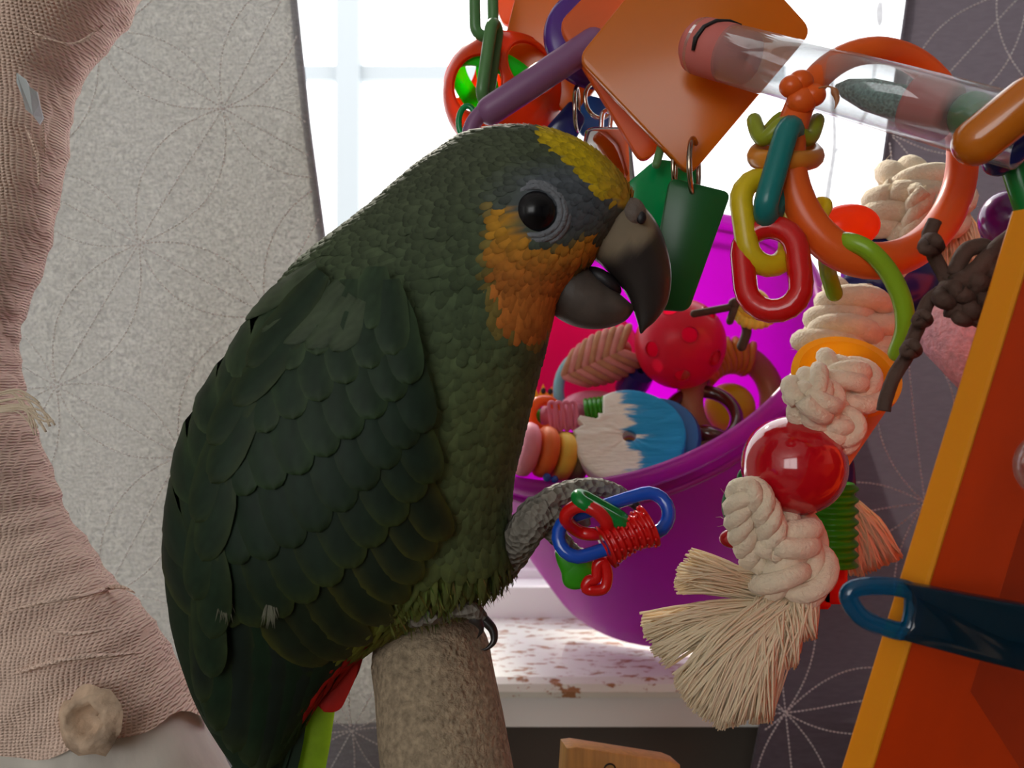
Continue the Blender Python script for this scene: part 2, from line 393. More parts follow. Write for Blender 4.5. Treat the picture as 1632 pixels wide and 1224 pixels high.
rp.color_ramp.elements[0].color = (*lin((240, 238, 230)), 1); rp.color_ramp.elements[1].color = (*lin((24, 150, 212)), 1)
Lk.new(ml.outputs[0], rp.inputs[0]); Lk.new(rp.outputs[0], b.inputs['Base Color'])
bp = N.new('ShaderNodeBump'); bp.inputs['Strength'].default_value = .9; bp.inputs['Distance'].default_value = .002
Lk.new(n1.outputs[0], bp.inputs['Height']); Lk.new(bp.outputs[0], b.inputs['Normal'])

# ------------------------------------------------------------ the room
SILL_Z = ZC-.214; YF, YB, YG = .588, .746, .845
WX0, WX1, WZ1 = -.62, .80, ZC+.95          # window opening
def sbox(name, lo, hi, m_, parent=None, bev=0.0):
    mb = MB(); mb.box(lo, hi, bev); o = mb.build(name, m_, parent, smooth=False)
    return o
fl = struct(sbox('floor', (-2.2, -2.5, -.05), (2.2, .9, 0), 'floor_wood'))
struct(sbox('ceiling', (-2.2, -2.5, 2.5), (2.2, .9, 2.55), 'ceiling_paint'))
struct(sbox('wall_left', (-2.3, -2.5, 0), (-2.2, .9, 2.5), 'room_paint'))
struct(sbox('wall_right', (2.2, -2.5, 0), (2.3, .9, 2.5), 'room_paint'))
mb = MB()
YW0, YW1 = .64, .90
for lo_, hi_ in (((-2.2, YW0, 0), (2.2, YW1, SILL_Z-.03)), ((-2.2, YW0, SILL_Z-.03), (WX0, YW1, 2.5)),
                 ((WX1, YW0, SILL_Z-.03), (2.2, YW1, 2.5)), ((WX0, YW0, WZ1), (WX1, YW1, 2.5))):
    mb.box(lo_, hi_)
struct(mb.build('wall_front', 'wall_paint', smooth=False))
mb = MB()
RX0, RX1, RZ0, RZ1 = -2.18, -.42, 1.0, 2.38
for lo_, hi_ in (((-2.2, -2.6, 0), (2.2, -2.5, RZ0)), ((-2.2, -2.6, RZ1), (2.2, -2.5, 2.5)),
                 ((-2.2, -2.6, RZ0), (RX0, -2.5, RZ1)), ((RX1, -2.6, RZ0), (2.2, -2.5, RZ1))):
    mb.box(lo_, hi_)
struct(mb.build('wall_back', 'room_paint', smooth=False))
w2 = MB()
for lo_, hi_ in (((RX0, -2.56, RZ0), (RX1, -2.47, RZ0+.06)), ((RX0, -2.56, RZ1-.06), (RX1, -2.47, RZ1)),
                 ((RX0, -2.56, RZ0), (RX0+.06, -2.47, RZ1)), ((RX1-.06, -2.56, RZ0), (RX1, -2.47, RZ1)), ((-1.33, -2.55, RZ0), (-1.27, -2.5, RZ1))):
    w2.box(lo_, hi_)
struct(w2.build('fill_window_frame', 'window_paint', smooth=False))  # unseen window frame added to carry the rear fill light
# window in view
win = struct(bpy.data.objects.new('window_1', None)); COL.objects.link(win); win.location = (0, YB, SILL_Z)
sbox('bottom_rail', (WX0, YB, SILL_Z), (WX1, YB+.05, SILL_Z+.028), 'window_paint', win, .004)
sbox('sash_rail', (WX0+.03, YB+.05, SILL_Z+.002), (WX1-.03, YB+.1, SILL_Z+.062), 'window_paint', win, .004)
sbox('sash_bead', (WX0+.03, YB+.035, SILL_Z+.028), (WX1-.03, YB+.05, SILL_Z+.036), 'window_paint', win)
sbox('side_jamb', (WX0, YW0+.02, SILL_Z), (WX0+.03, .9, WZ1), 'window_paint', win)
sbox('side_jamb', (WX1-.03, YW0+.02, SILL_Z), (WX1, .9, WZ1), 'window_paint', win)
sbox('head_jamb', (WX0, YW0+.02, WZ1-.03), (WX1, .9, WZ1), 'window_paint', win)
# sill board with rounded nose and apron
mb = MB()
prof = [(YB, SILL_Z), (YF+.008, SILL_Z), (YF+.002, SILL_Z-.003), (YF, SILL_Z-.008), (YF+.002, SILL_Z-.013), (YF+.010, SILL_Z-.015), (YB, SILL_Z-.015)]
mb.grid([[Vector((-.78, y, z)) for y, z in prof], [Vector((.95, y, z)) for y, z in prof]], closed_u=True, cap0=True, cap1=True)
mb.build('sill_board', 'sill_worn', win, smooth=False)
sbox('apron_moulding', (-.76, YF+.016, SILL_Z-.040), (.93, YW0, SILL_Z-.015), 'window_paint', win, .003)

# ground and things outdoors
struct(sbox('ground', (-30, 1.5, -.9), (30, 60, -.8), 'snow'))
post = thing('muntin_stand_in', 'white post with cross rail set outside, standing in for window muntins', 'post', (W(557, 300, 3.6).x, 3.6, -.8))  # added outdoors so the sky brightens it; stands in for overexposed window bars
mb = MB(); a = W(557, 0, 3.6).x; mb.box((a-.05, 3.55, -.8), (a+.05, 3.65, 5.0), .01); mb.build('post', 'muntin_white', post, smooth=False)
z = W(0, 118, 3.6).z
mb = MB(); mb.box((-2.6, 3.58, z-.03), (a-.05, 3.62, z+.03)); mb.build('rail', 'muntin_white', post, smooth=False)
mb = MB(); mb.box((a+.05, 3.58, z-.03), (1.2, 3.62, z+.03)); mb.build('rail', 'muntin_white', post, smooth=False)
tree = thing('bare_tree', 'glare-paled bare winter branches seen through the window', 'tree', (W(1330, 300, 5.5).x, 5.5, -.8))
mb = MB()
base = W(1330, 1000, 5.5); base.z = -.8
for pts, r in (([(1330, 700), (1325, 480), (1318, 330), (1330, 230), (1325, 120)], .035), ([(1322, 420), (1370, 300), (1440, 230), (1520, 200)], .012),
               ([(1320, 330), (1270, 285), (1190, 268), (1120, 286)], .011), ([(1325, 250), (1380, 180), (1400, 60), (1408, 0)], .010), ([(1290, 300), (1270, 380), (1240, 420)], .009)):
    P = spline([tuple(W(x, y, 5.5)) for x, y in pts], 5)
    if r > .03: P = [tuple(base)]+P
    mb.tube(P, [lerp(r, r*.35, i/(len(P)-1)) for i in range(len(P))], 6)
mb.build('branches', 'bark_glare', tree)
lf = MB(); lf.ell(W(1402, 22, 5.5), (.03, .02, .09), seg=10, rings=6); lf.build('leaf', 'bark_glare', tree)

# ------------------------------------------------------------ curtains with stitched circles
def curtain(name, label, side, Yc, edge, hubs, ea, eb, far, fold, matn, thr, rng, extra=()):
    def edge_px(py): return interp(edge, py)[0]
    def surf(x, z, px, py):
        d = abs(px-edge_px(py))
        u = d*Yc/F
        y = Yc+fold*math.sin(u*26+.6+.8*math.sin(z*3.1))*(1-.5*math.exp(-u*30))+fold*.35*math.sin(u*61+z*4)
        y += .010*math.exp(-u*40)
        return y
    root = thing(name, label, 'curtain', (0, Yc, .15))
    mb = MB(); rows = []; back = []
    nz, nx = 80, 90
    for i in range(nz+1):
        py = lerp(-900, 1224+520, i/nz); row = []; rb = []
        e = edge_px(py)
        for j in range(nx+1):
            t = (j/nx)**1.3
            px = e+side*t*far
            x = (px-816)*Yc/F; z_ = ZC-(py-612)*Yc/F
            row.append(Vector((x, surf(x, z_, px, py), z_)))
        rows.append(row)
    n = len(rows)
    mb.grid(rows)
    # hem: fold the leading edge round
    hem = [[r[0]+Vector((0, .0, 0)), r[0]+Vector((-side*.0012, .0014, 0)), r[0]+Vector((side*.001, .003, 0)), r[2]+Vector((0, .003, 0))] for r in rows]
    mb.grid(hem)
    mb.build('fabric', matn, root)
    st = MB(); rad = .0006
    def stitch(pts):
        acc = 0; pitch, gap = 6.2, 1.7
        # resample by arc length in pixels, each stitch a little capsule
        L = [0]
        for a, b in zip(pts, pts[1:]): L.append(L[-1]+math.hypot(b[0]-a[0], b[1]-a[1]))
        def at(s):
            for k in range(len(L)-1):
                if s <= L[k+1]:
                    t = (s-L[k])/max(1e-6, L[k+1]-L[k]); return (lerp(pts[k][0], pts[k+1][0], t), lerp(pts[k][1], pts[k+1][1], t))
            return pts[-1]
        s = 0
        while s < L[-1]-pitch:
            P = []
            for q in (s, s+(pitch-gap)*.5, s+pitch-gap):
                px, py = at(q)
                if (px-edge_px(py))*side < 3 or px < -160 or px > 1800 or py < -130 or py > 1360: P = None; break
                x = (px-816)*Yc/F; z_ = ZC-(py-612)*Yc/F
                P.append(Vector((x, surf(x, z_, px, py)-rad*.5, z_)))
            if P: P[1].y -= rad*.5; st.tube(P, [rad*.6, rad, rad*.6], 4)
            s += pitch
    skip = [(1, 3)] if extra else []
    for H, e in extra:
        L = math.hypot(*e)
        for sg in (-1, 0, 1):
            stitch([(H[0]+e[0]*k/16-e[1]/L*sg*.2*L*(1-(k/8-1)**2), H[1]+e[1]*k/16+e[0]/L*sg*.2*L*(1-(k/8-1)**2)) for k in range(17)])
    for (hx, hy) in rng:
        H = (hubs[0]+hx*ea[0]+hy*eb[0], hubs[1]+hx*ea[1]+hy*eb[1])
        for e in (ea, eb):
            if (hx, hy) in skip and e is eb: continue
            L = math.hypot(*e)
            for sg in (-1, 0, 1):
                pts = []
                for k in range(17):
                    t = k/16; s = sg*.205*L*(1-(2*t-1)**2)
                    pts.append((H[0]+e[0]*t-e[1]/L*s, H[1]+e[1]*t+e[0]/L*s))
                stitch(pts)
    stuff(st.build('stitching', thr, root, smooth=False))
    return root
rng = [(i, j) for i in range(-4, 4) for j in range(-4, 8)]
curtain('curtain', 'light grey curtain with stitched circle pattern behind the wrapped branch', -1, .560,
        [(-900, 380), (0, 467), (200, 488), (400, 515), (700, 560), (1000, 612), (1224, 650), (1800, 720)],
        (348, 165), (195, 110), (-125, 225), 1500, .007, 'curtain_grey', 'thread_white', rng)
curtain('curtain', 'dark charcoal curtain with white stitched loops beside the orange panel', 1, .560,
        [(-900, 1540), (0, 1455), (200, 1425), (320, 1408), (700, 1325), (1000, 1255), (1224, 1211), (1800, 1110)],
        (1258, 1143), (250, -42), (-28, -298), 1500, .007, 'curtain_dark', 'thread_white', rng, [((1440, 200), (205, -225))])

# ------------------------------------------------------------ wrapped branch
YBR = .365
br = thing('branch_perch', 'thick tree branch wrapped in beige crinkled bandage in front of grey curtain', 'branch', W(240, 1290, YBR))
bp_ = [(120, -160, 135), (66, -40, 128), (18, 105, 88), (-12, 250, 94), (-50, 400, 96), (-88, 520, 94), (-92, 640, 106), (-62, 760, 112), (-30, 870, 118), (22, 975, 135), (92, 1075, 143), (160, 1170, 138), (235, 1290, 132), (300, 1500, 130), (330, 1900, 130)]
sp = spline([(x, y, r) for x, y, r in bp_], 10)
def branch_rows(sel, extra, wob, seg=56):
    P = [W(x, y, YBR) for x, y, r in sp]; rows = []
    for i in sel:
        a, b = P[max(i-1, 0)], P[min(i+1, len(P)-1)]; t = (b-a).normalized()
        v = Vector((0, 1, 0)); u = v.cross(t).normalized()
        R = S(sp[i][2], YBR)+extra; row = []
        for k in range(seg):
            th = 2*math.pi*k/seg; d = u*math.cos(th)+v*math.sin(th); p = P[i]+d*R
            n_ = mnoise.noise(p*38)*.0022+mnoise.noise(p*90+Vector((3, 1, 7)))*.0009
            ph = (i*.23+th/(2*math.pi)*1.0) % 1.0        # overlapping turns of the wrap
            step = (ph**2)*.0016 if wob else 0
            row.append(p+d*(n_+step))
        rows.append(row)
    return rows
NB = len(sp)
mb = MB(); mb.grid(branch_rows(range(0, NB), 0, False), closed_u=True, cap0=True, cap1=True); mb.build('wood', 'bare_wood', br)
# bandage stops at a slanting edge near the foot: cut rows per angle
rows = branch_rows(range(0, 112), .0022, True)
full = branch_rows(range(0, NB), .0022, True)
mb = MB(); seg = 56; R2 = []
END = []
for k in range(seg):
    th = 2*math.pi*k/seg
    END.append(105.5-9.5*math.cos(th)+1.2*math.sin(3*th)+.7*math.sin(7*th))
for i in range(0, 125):
    row = []
    for k in range(seg):
        j = min(i*END[k]/124, NB-2); a = int(j); t = j-a
        row.append(full[a][k].lerp(full[a+1][k], t))
    R2.append(row)
last = R2[-1]; inner = branch_rows([110], -.001, False)[0]
mb.grid(R2, closed_u=True); mb.build('bandage', 'bandage', br)
# creased folds of the bandage
for pts, r in (([(0, 978), (60, 962), (130, 950), (185, 935), (215, 945)], 7), ([(-5, 1085), (60, 1062), (120, 1048), (175, 1045), (225, 1040)], 9),
               ([(60, 1000), (120, 1010), (185, 1000)], 6), ([(20, 30), (70, 60), (120, 70), (165, 40)], 6), ([(40, 200), (60, 250), (62, 300)], 5), ([(70, 190), (72, 250)], 4)):
    def onb(px, py):
        best = min(sp, key=lambda q: (q[0]-px)**2+(q[1]-py)**2); d = math.hypot(best[0]-px, best[1]-py); R = best[2]
        return W(px, py, YBR-S(math.sqrt(max(R*R-d*d, 9)), YBR)*1.0-.0016)
    P = [onb(*p[:2]) for p in spline(pts, 6)]
    mb = MB(); n = len(P); mb.tube(P, [S(r, .28)*(.25+.75*math.sin(math.pi*i/(n-1))) for i in range(n)], 8, flat=.6); mb.build('bandage_fold', 'bandage', br)
# pale patch on the wrap: sunlight on exposed wood put into its colour
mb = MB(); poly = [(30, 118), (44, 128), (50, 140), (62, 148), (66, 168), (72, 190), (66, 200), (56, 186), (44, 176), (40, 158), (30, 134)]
mb.prism([onb(*p)+Vector((0, -.0016, 0)) for p in poly], Vector((0, .0008, 0))); mb.build('sunlit_tear', M['sunlit_wood'], br, smooth=False)
# snapped knot
kc = onb(140, 1150)
mb = MB(); ax = Vector((-.1, -1, .15)).normalized(); u, v = ortho(ax); rows = []
for (R, h) in ((66, 0), (54, 10), (46, 20), (37, 19), (28, 4), (20, -10), (6, -16)):
    rows.append([kc-ax*S(8, .27)+ax*S(h*(1+.5*mnoise.noise(Vector((k*.9, h*.2, 0)))), .27)+(u*math.cos(k*.2618)+v*math.sin(k*.2618))*S(R*(1+.28*mnoise.noise(Vector((k*.55, R*.06, 2)))), .27) for k in range(24)])
mb.grid(rows, closed_u=True, cap1=True); mb.build('broken_knot', 'knot_wood', br)
# frayed twine
tw = MB()
for k in range(16):
    y0 = 630+rnd(-5, 30); L = rnd(40, 88)
    P = [W(x, y, .345) for x, y in spline([(-20, y0+6), (L*.4, y0-2+rnd(-4, 4)), (L*.8, y0+rnd(4, 22)), (L, y0+rnd(14, 55))], 5)]
    tw.tube(P, S(rnd(.7, 2.2), .345), 5)
tw.build('twine', 'twine', br)
for p0, p1 in (((62, 672), (70, 700)), ((70, 690), (78, 706))):
    pass

# ------------------------------------------------------------ gritty perch
pc = thing('grit_perch', 'rough sand coloured cylindrical perch the parrot stands on', 'perch', W(715, 1224, .285)-Vector((0, 0, .9)))
a, b = W(683, 1016, .305), W(712, 1224, .285)
d = (b-a); b2 = a+d*5.6
ax = (a-b2).normalized(); Lp = (a-b2).length
R = .0222
prof = [(R*1.12, 0), (R*1.12, Lp*.5)]
for t in (.7, .8, .88, .93, .97): prof.append((R*(1.12-.14*(t-.5)/.5), Lp*t))
prof += [(R*.96, Lp-.004), (R*.9, Lp+.001), (R*.76, Lp+.0045), (R*.5, Lp+.0065), (R*.15, Lp+.0072)]
mb = MB(); mb.lathe(prof, b2, ax, 56, cap0=True, cap1=True)
rows = []
for i, p in enumerate(mb.v):
    mb.v[i] = p+(p-(b2+ax*((p-b2).dot(ax)))).normalized()*mnoise.noise(p*260)*.0006
mb.build('grit_coating', 'grit', pc)
mb = MB(); mb.lathe([(.034, -.008), (.034, .004), (.030, .008), (.012, .009)], b2, ax, 32, cap0=True, cap1=True); mb.build('base_collar', 'steel', pc)

# ------------------------------------------------------------ bamboo block
mb = MB(); Yk = .40
top = [(903, 1192), (918, 1190), (1070, 1214), (1085, 1220), (1090, 1300), (1080, 1420), (900, 1420), (896, 1300)]
bl = thing('bamboo_block', 'light bamboo block with a drilled hole below the window sill', 'block', W(990, 1420, Yk))
mb.prism([W(x, y, Yk) for x, y in top], Vector((-.002, .02, -.004)), .0015); mb.build('block', 'bamboo', bl, auto=40)
mb = MB(); mb.lathe([(S(10, Yk), 0), (S(8, Yk), .0006), (S(6, Yk), -.002)], W(972, 1226, Yk-.0004), (0, -1, 0), 20, cap1=True); mb.build('hole', 'marker', bl)

# ------------------------------------------------------------ bucket and what is in it
BC = Vector((.06908, .585, ZC+.04052)); BN = Vector((-.34636, -.60949, .71313)).normalized(); BR, BL, BK = .145, .2308, .8737
bk = thing('toy_bucket', 'magenta translucent plastic bucket of parrot toys tipped on the sill', 'bucket', BC-BN*BL)
T = .0022
mb = MB()
prof = [(.001, -BL), (BR*BK*.6, -BL), (BR*BK-.012, -BL), (BR*BK-.004, -BL+.003), (BR*BK, -BL+.011)]
for t in (.15, .3, .45, .6, .75, .88): prof.append((lerp(BR*BK, BR-.004, t), lerp(-BL, -.012, t)+.004))
prof += [(BR-.004, -.012)]
inn = [(r-T, h+T*.3) for r, h in prof[::-1]]
mb.lathe(prof+inn, BC, BN, 96); mb.build('body', 'bucket', bk, auto=50)
mb = MB(); rp_ = [(BR-.006, -.014), (BR+.0005, -.013), (BR+.0022, -.009), (BR+.002, -.003), (BR-.0005, 0), (BR-.004, -.0006), (BR-.0062, -.004)]
mb.lathe(rp_, BC, BN, 96, closed=True); mb.build('rim', 'bucket', bk)
mb = MB(); mb.lathe([(BR-.0056, -.030), (BR-.0030, -.029), (BR-.0026, -.026), (BR-.0050, -.025)], BC, BN, 96, closed=True); mb.build('rib', 'bucket', bk)

GB = 'toys in the magenta bucket'
# chewed disc
n_ = Vector((-.12, -.80, .58)).normalized(); dc = W(1003, 694, .502)
e1 = Vector((.95, -.05, .12)); e1 = (e1-n_*e1.dot(n_)).normalized(); e2 = n_.cross(e1)
if e2.z < 0: e2 = -e2
Rd = S(90, .5); ds = thing('chew_disc', 'round wooden disc gnawed white with half its blue paint left', 'toy', dc-Vector((0, 0, Rd)), GB)
def outline(k, n=72):
    th = 2*math.pi*k/n; r = Rd*(1+.012*math.sin(5*th))
    for c0, wd, dp in ((2.30, .22, .30), (2.72, .10, .13), (2.05, .10, .16), (3.0, .08, .06)):
        dd = abs((th-c0+math.pi) % (2*math.pi)-math.pi)
        if dd < wd: r *= 1-dp*(1-(dd/wd)**4)*(1+.2*math.sin(k*2.1))
    return th, r
rows = []
def P(th, r, h): return dc+e1*(math.cos(th)*r)+e2*(math.sin(th)*r)+n_*h
ks = range(72); thick = .007
rh = S(11, .5)
rows.append([P(outline(k)[0], rh, -thick) for k in ks]); rows.append([P(outline(k)[0], rh, -.0006) for k in ks])
for t in (.1, .3, .5, .7, .85, .96): rows.append([P(outline(k)[0], lerp(rh, outline(k)[1], t), .0005*mnoise.noise(Vector((k*.5, t*6, 1)))) for k in ks])
rows.append([P(outline(k)[0], outline(k)[1]*.995, -.0007) for k in ks]); rows.append([P(outline(k)[0], outline(k)[1], -.002) for k in ks]); rows.append([P(outline(k)[0], outline(k)[1], -thick) for k in ks])
mb = MB(); mb.grid(rows, closed_u=True, closed_v=True); mb.build('disc', 'disc_paint', ds, auto=60)
for h, r, mm, nm in ((-.0078, 1.0, 'wood_pink', 'layer'), (-.0105, .985, 'wood_yellow', 'layer')):
    mb = MB(); mb.grid([[P(outline(k)[0], rr_(outline(k)[1]*r), h+hh) for k in ks] for rr_, hh in ((lambda q: rh, -.0012), (lambda q: q, -.0012), (lambda q: q, .001), (lambda q: rh, .001))], closed_u=True, closed_v=True); mb.build(nm, mm, ds, auto=40)
mb = MB(); mb.lathe([(rh, -.004), (Rd*.86, -.004), (Rd*.9, 0), (Rd*.86, .004), (rh, .004)], W(1040, 702, .53), (-.3, -.75, .5), 48, closed=True)
one('wooden_disc', mb, 'sky_blue', 'pale blue wooden disc behind the gnawed disc', 'toy', GB, 40)
# bead row on a stick
beads = ((838, 716, 44, 'wood_pink', 'pink wooden wheel bead nearest the parrot breast'), (868, 720, 42, 'wood_orange', 'orange wooden wheel bead between pink and yellow beads'),
         (897, 728, 40, 'wood_yellow', 'yellow wooden wheel bead beside the gnawed disc'), (917, 738, 34, 'wood_dark', 'dark olive wooden bead at the end of the bead row'))
axb = Vector((.93, .25, -.22)).normalized()
for x, y, r, mm, lb in beads:
    c = W(x, y, .508+(x-838)*.00007); rr = S(r, .51); tk = S(13, .51)
    mb = MB(); mb.lathe([(rr*.2, -tk), (rr*.82, -tk), (rr*.96, -tk*.6), (rr, 0), (rr*.96, tk*.6), (rr*.82, tk), (rr*.2, tk)], c, axb, 36, closed=True)
    one('wheel_bead', mb, mm, lb, 'bead', 'wheel beads in the bucket', 60)
mb = MB(); mb.rod([W(815, 682, .535), W(940, 697, .545)], S(5, .54)); one('wooden_stick', mb, 'ring_tan', 'thin wooden stick lying behind the wheel beads', 'stick')
# green stick with coiled beads
mb = MB(); mb.rod([W(838, 664, .545), W(1000, 662, .565)], S(13, .55)); one('green_stick', mb, 'green_bead', 'green plastic stick threaded through a pink coil bead', 'toy', GB)
mb = MB(); mb.tube([W(868+math.cos(t)*22, 662+math.sin(t)*24, .535+.008*math.cos(t)) for t in [k*.2618 for k in range(24)]], S(9, .54), 10, closed=True)
one('orange_ring', mb, 'orange_plastic', 'small orange ring at the end of the green stick', 'ring', GB)
cb = thing('coil_bead', 'pink ribbed coil bead on the green stick', 'bead', W(897, 690, .54), GB)
mb = MB(); mb.rod([W(880, 663, .546), W(918, 663, .552)], S(22, .545)); mb.build('core', 'pink', cb)
for k in range(4):
    mb = MB(); x = 879+k*11
    mb.tube([W(x+q[0], q[1], .520) for q in spline([(-4, 645), (-2, 662), (0, 682), (5, 684), (6, 664), (5, 645), (0, 641)], 3, True)], S(3.2, .53), 7, closed=True); mb.build('coil', 'pink', cb)
mb = MB()
for k in range(5): mb.tube([W(936+k*7+math.sin(t)*3, 660-k+math.sin(t)*22, .548+.014*math.cos(t)) for t in [j*.393 for j in range(16)]], S(4, .55), 7, closed=True)
one('green_spring', mb, 'green_bead', 'bright green spring coil wound on the green stick', 'toy', GB)
# hot pink dish against the wall
mb = MB(); mb.lathe([(.001, -.002), (S(60, .62), -.001), (S(105, .62), .006), (S(112, .62), .016), (S(109, .62), .016), (S(102, .62), .008), (S(58, .62), .001), (.001, 0)], W(915, 588, .645), (.10, -.9, .30), 48)
one('pink_dish', mb, 'hot_pink', 'hot pink plastic dish standing in the bucket behind the braid', 'dish', GB)
mb = MB(); mb.ell(W(945, 648, .575), (S(52, .57), S(40, .57), S(26, .57))); one('pink_egg', mb, 'pink', 'dusty pink plastic egg under the braided knot', 'toy', GB)
# crown chip
mb = MB(); poly = [(842, 650), (838, 618), (846, 632), (852, 614), (858, 630), (866, 612), (872, 628), (880, 616), (884, 650)]
mb.prism([W(x, y, .57) for x, y in poly], Vector((0, .004, 0))); cr = thing('crown_chip', 'yellow orange zigzag chip with black dots beside the teal ring', 'toy', W(862, 650, .57), GB)
mb.build('chip', 'cup_yellow', cr, smooth=False)
for x, y in ((866, 623), (877, 624)):
    q = MB(); q.ell(W(x, y, .568), (S(4, .57), S(2, .57), S(5, .57)), seg=10, rings=6); q.build('dot', 'marker', cr)
mb = MB(); mb.ell(W(862, 645, .552), (S(26, .55), S(12, .55), S(10, .55))); one('purple_bead', mb, 'bucket', 'small purple bead under the zigzag chip', 'bead', GB)
# teal ring and braided knot
mb = MB(); mb.tube([W(944+math.cos(t)*54, 622+math.sin(t)*62, .60-.01*math.sin(t)) for t in [k*.1963 for k in range(32)]], S(9, .6), 12, closed=True)
one('teal_ring', mb, 'ring_teal', 'pale teal ring hanging from the braided knot', 'ring', GB)
kn = thing('braided_knot', 'pink and tan braided leather bundle in the bucket', 'toy', W(960, 610, .58), GB)
c0, c1 = W(918, 590, .585), W(1004, 552, .575); axk = (c1-c0).normalized(); up = Vector((0, -1, 0)); up = (up-axk*up.dot(axk)).normalized(); sd_ = axk.cross(up)
if sd_.z < 0: sd_ = -sd_
mb = MB(); mb.ell((c0+c1)/2, ((c1-c0).length*.52, S(26, .58), S(28, .58)), (axk, up, sd_)); mb.build('core', 'chew_tan', kn)
for s in (-1, 1):
    for k in range(9):
        t = k/8; c = c0.lerp(c1, t); hh = 35*(.75+.25*math.sin(math.pi*t))
        P = [c+axk*S(-14+q*26, .58)*1.0+sd_*S(s*(2+q*hh), .58)+up*S(30*math.sqrt(max(0, 1-(q*.93)**2))+3, .58) for q in (0, .25, .5, .75, 1.0)]
        mb = MB(); mb.rod(P, S(6.2, .58), 8, 2); mb.build('strand', ('chew_pink', 'chew_tan')[(k+(s > 0)) % 2], kn)
mb = MB(); mb.lathe([(S(6, .58), -.012), (S(24, .58), -.012), (S(26, .58), .0), (S(24, .58), .012), (S(6, .58), .012)], W(1012, 606, .585), (.2, -.7, .5), 28, closed=True)
one('navy_bead', mb, 'navy', 'dark navy blue bead between the braid and the red ball', 'bead', GB, 60)
# perforated red ball: shell with true holes
def hole_ball(name, c, R, mat_out, mat_in, holes, rh_, label, cat, group):
    th = thing(name, label, cat, c-Vector((0, 0, R)), group)
    mb = MB(); n1_, n2_ = 72, 48; keep = {}
    rows = [[Vector((math.sin(math.pi*i/n2_)*math.cos(2*math.pi*k/n1_), math.sin(math.pi*i/n2_)*math.sin(2*math.pi*k/n1_), math.cos(math.pi*i/n2_))) for k in range(n1_)] for i in range(n2_+1)]
    hs = [Vector(h).normalized() for h in holes]
    v = [p for r in rows for p in r]
    for i, p in enumerate(v):
        for h in hs:
            ang = p.angle(h)
            if rh_*.7 < ang < rh_*1.32:   # snap to the hole's round edge
                t = (p-h*p.dot(h)).normalized(); v[i] = h*math.cos(rh_)+t*math.sin(rh_)
    f = []
    for i in range(n2_):
        for k in range(n1_):
            q = (i*n1_+k, (i+1)*n1_+k, (i+1)*n1_+(k+1) % n1_, i*n1_+(k+1) % n1_); m_ = sum((v[j] for j in q), Vector())/4
            if all(m_.angle(h, 0) > rh_*.97 for h in hs): f.append(q)
    mb.add([c+p*R for p in v], f); mb.build('shell', mat_out, th)
    for h in hs:
        q = MB(); q.lathe([(R*math.sin(rh_), R*math.cos(rh_)), (R*math.sin(rh_)*1.04, R*math.cos(rh_)+R*.012), (R*math.sin(rh_)*1.15, R*math.cos(rh_*1.15)), (R*math.sin(rh_), R*math.cos(rh_)-R*.05)], c, h, 20, closed=True)
        q.build('hole_rim', mat_out, th)
    return th
hb = [(0, -1, .15), (-.75, -.65, -.15), (.62, -.72, -.35), (-.1, -.72, -.75), (-.35, -.65, .75), (.55, -.55, .68), (0, 1, 0), (.9, .3, .1), (-.9, .4, .3)]
hole_ball('perforated_ball', W(1084, 548, .555), S(72, .555), 'ball_red', 'hole_red', hb, .17, 'crimson perforated plastic ball in the bucket', 'ball', GB)
# yellow wrapped tan ring
mb = MB(); wr = thing('wrapped_ring', 'tan wooden ring wound with yellow raffia at the bucket wall', 'ring', W(1180, 700, .57), GB)
mb.tube([W(1165+math.cos(t)*66, 640+math.sin(t)*74, .585+.02*math.cos(t+.5)) for t in [k*.1571 for k in range(40)]], S(21, .58), 14, closed=True); mb.build('ring', 'ring_tan', wr)
for k in range(9):
    t = -2.15+k*.13*1.05; t = -2.45+k*.16
    c = W(1165+math.cos(t)*66, 640+math.sin(t)*74, .585+.02*math.cos(t+.5)); d = Vector((-math.sin(t), 0, -math.cos(t)))
    q = MB(); q.tube([c+(Vector((math.cos(t), 0, -math.sin(t)))*math.cos(a)+Vector((0, 1, 0))*math.sin(a))*S(25, .58)+d*S(3*math.sin(a*2), .58) for a in [j*.393 for j in range(16)]], S(7, .58), 7, closed=True)
    q.build('raffia_turn', ('tan_orange', 'wood_orange')[k < 2], wr)
mb = MB(); mb.ell(W(1163, 650, .60), S(40, .6)); one('yellow_ball', mb, 'yellow', 'small plain yellow ball behind the brown glossy ring', 'ball', GB)
mb = MB(); mb.tube([W(1118+math.cos(t)*56, 668+math.sin(t)*44, .55-.02*math.sin(t)) for t in [k*.1963 for k in range(32)]], S(11, .55), 12, closed=True)
one('brown_ring', mb, 'brown_gloss', 'glossy dark brown ring near the bucket rim', 'ring', GB)
mb = MB(); mb.ell(W(1138, 694, .535), (S(36, .53), S(20, .53), S(14, .53)), (Vector((.95, 0, -.3)), Vector((0, 1, 0)), Vector((.3, 0, .95)))); mb.ell(W(1108, 686, .532), (S(20, .53), S(10, .53), S(9, .53)), (Vector((.8, 0, -.6)), Vector((0, 1, 0)), Vector((.6, 0, .8))))
one('brown_nut', mb, 'brown_gloss', 'glossy brown shell shaped nut leaning on the bucket rim', 'toy', GB)
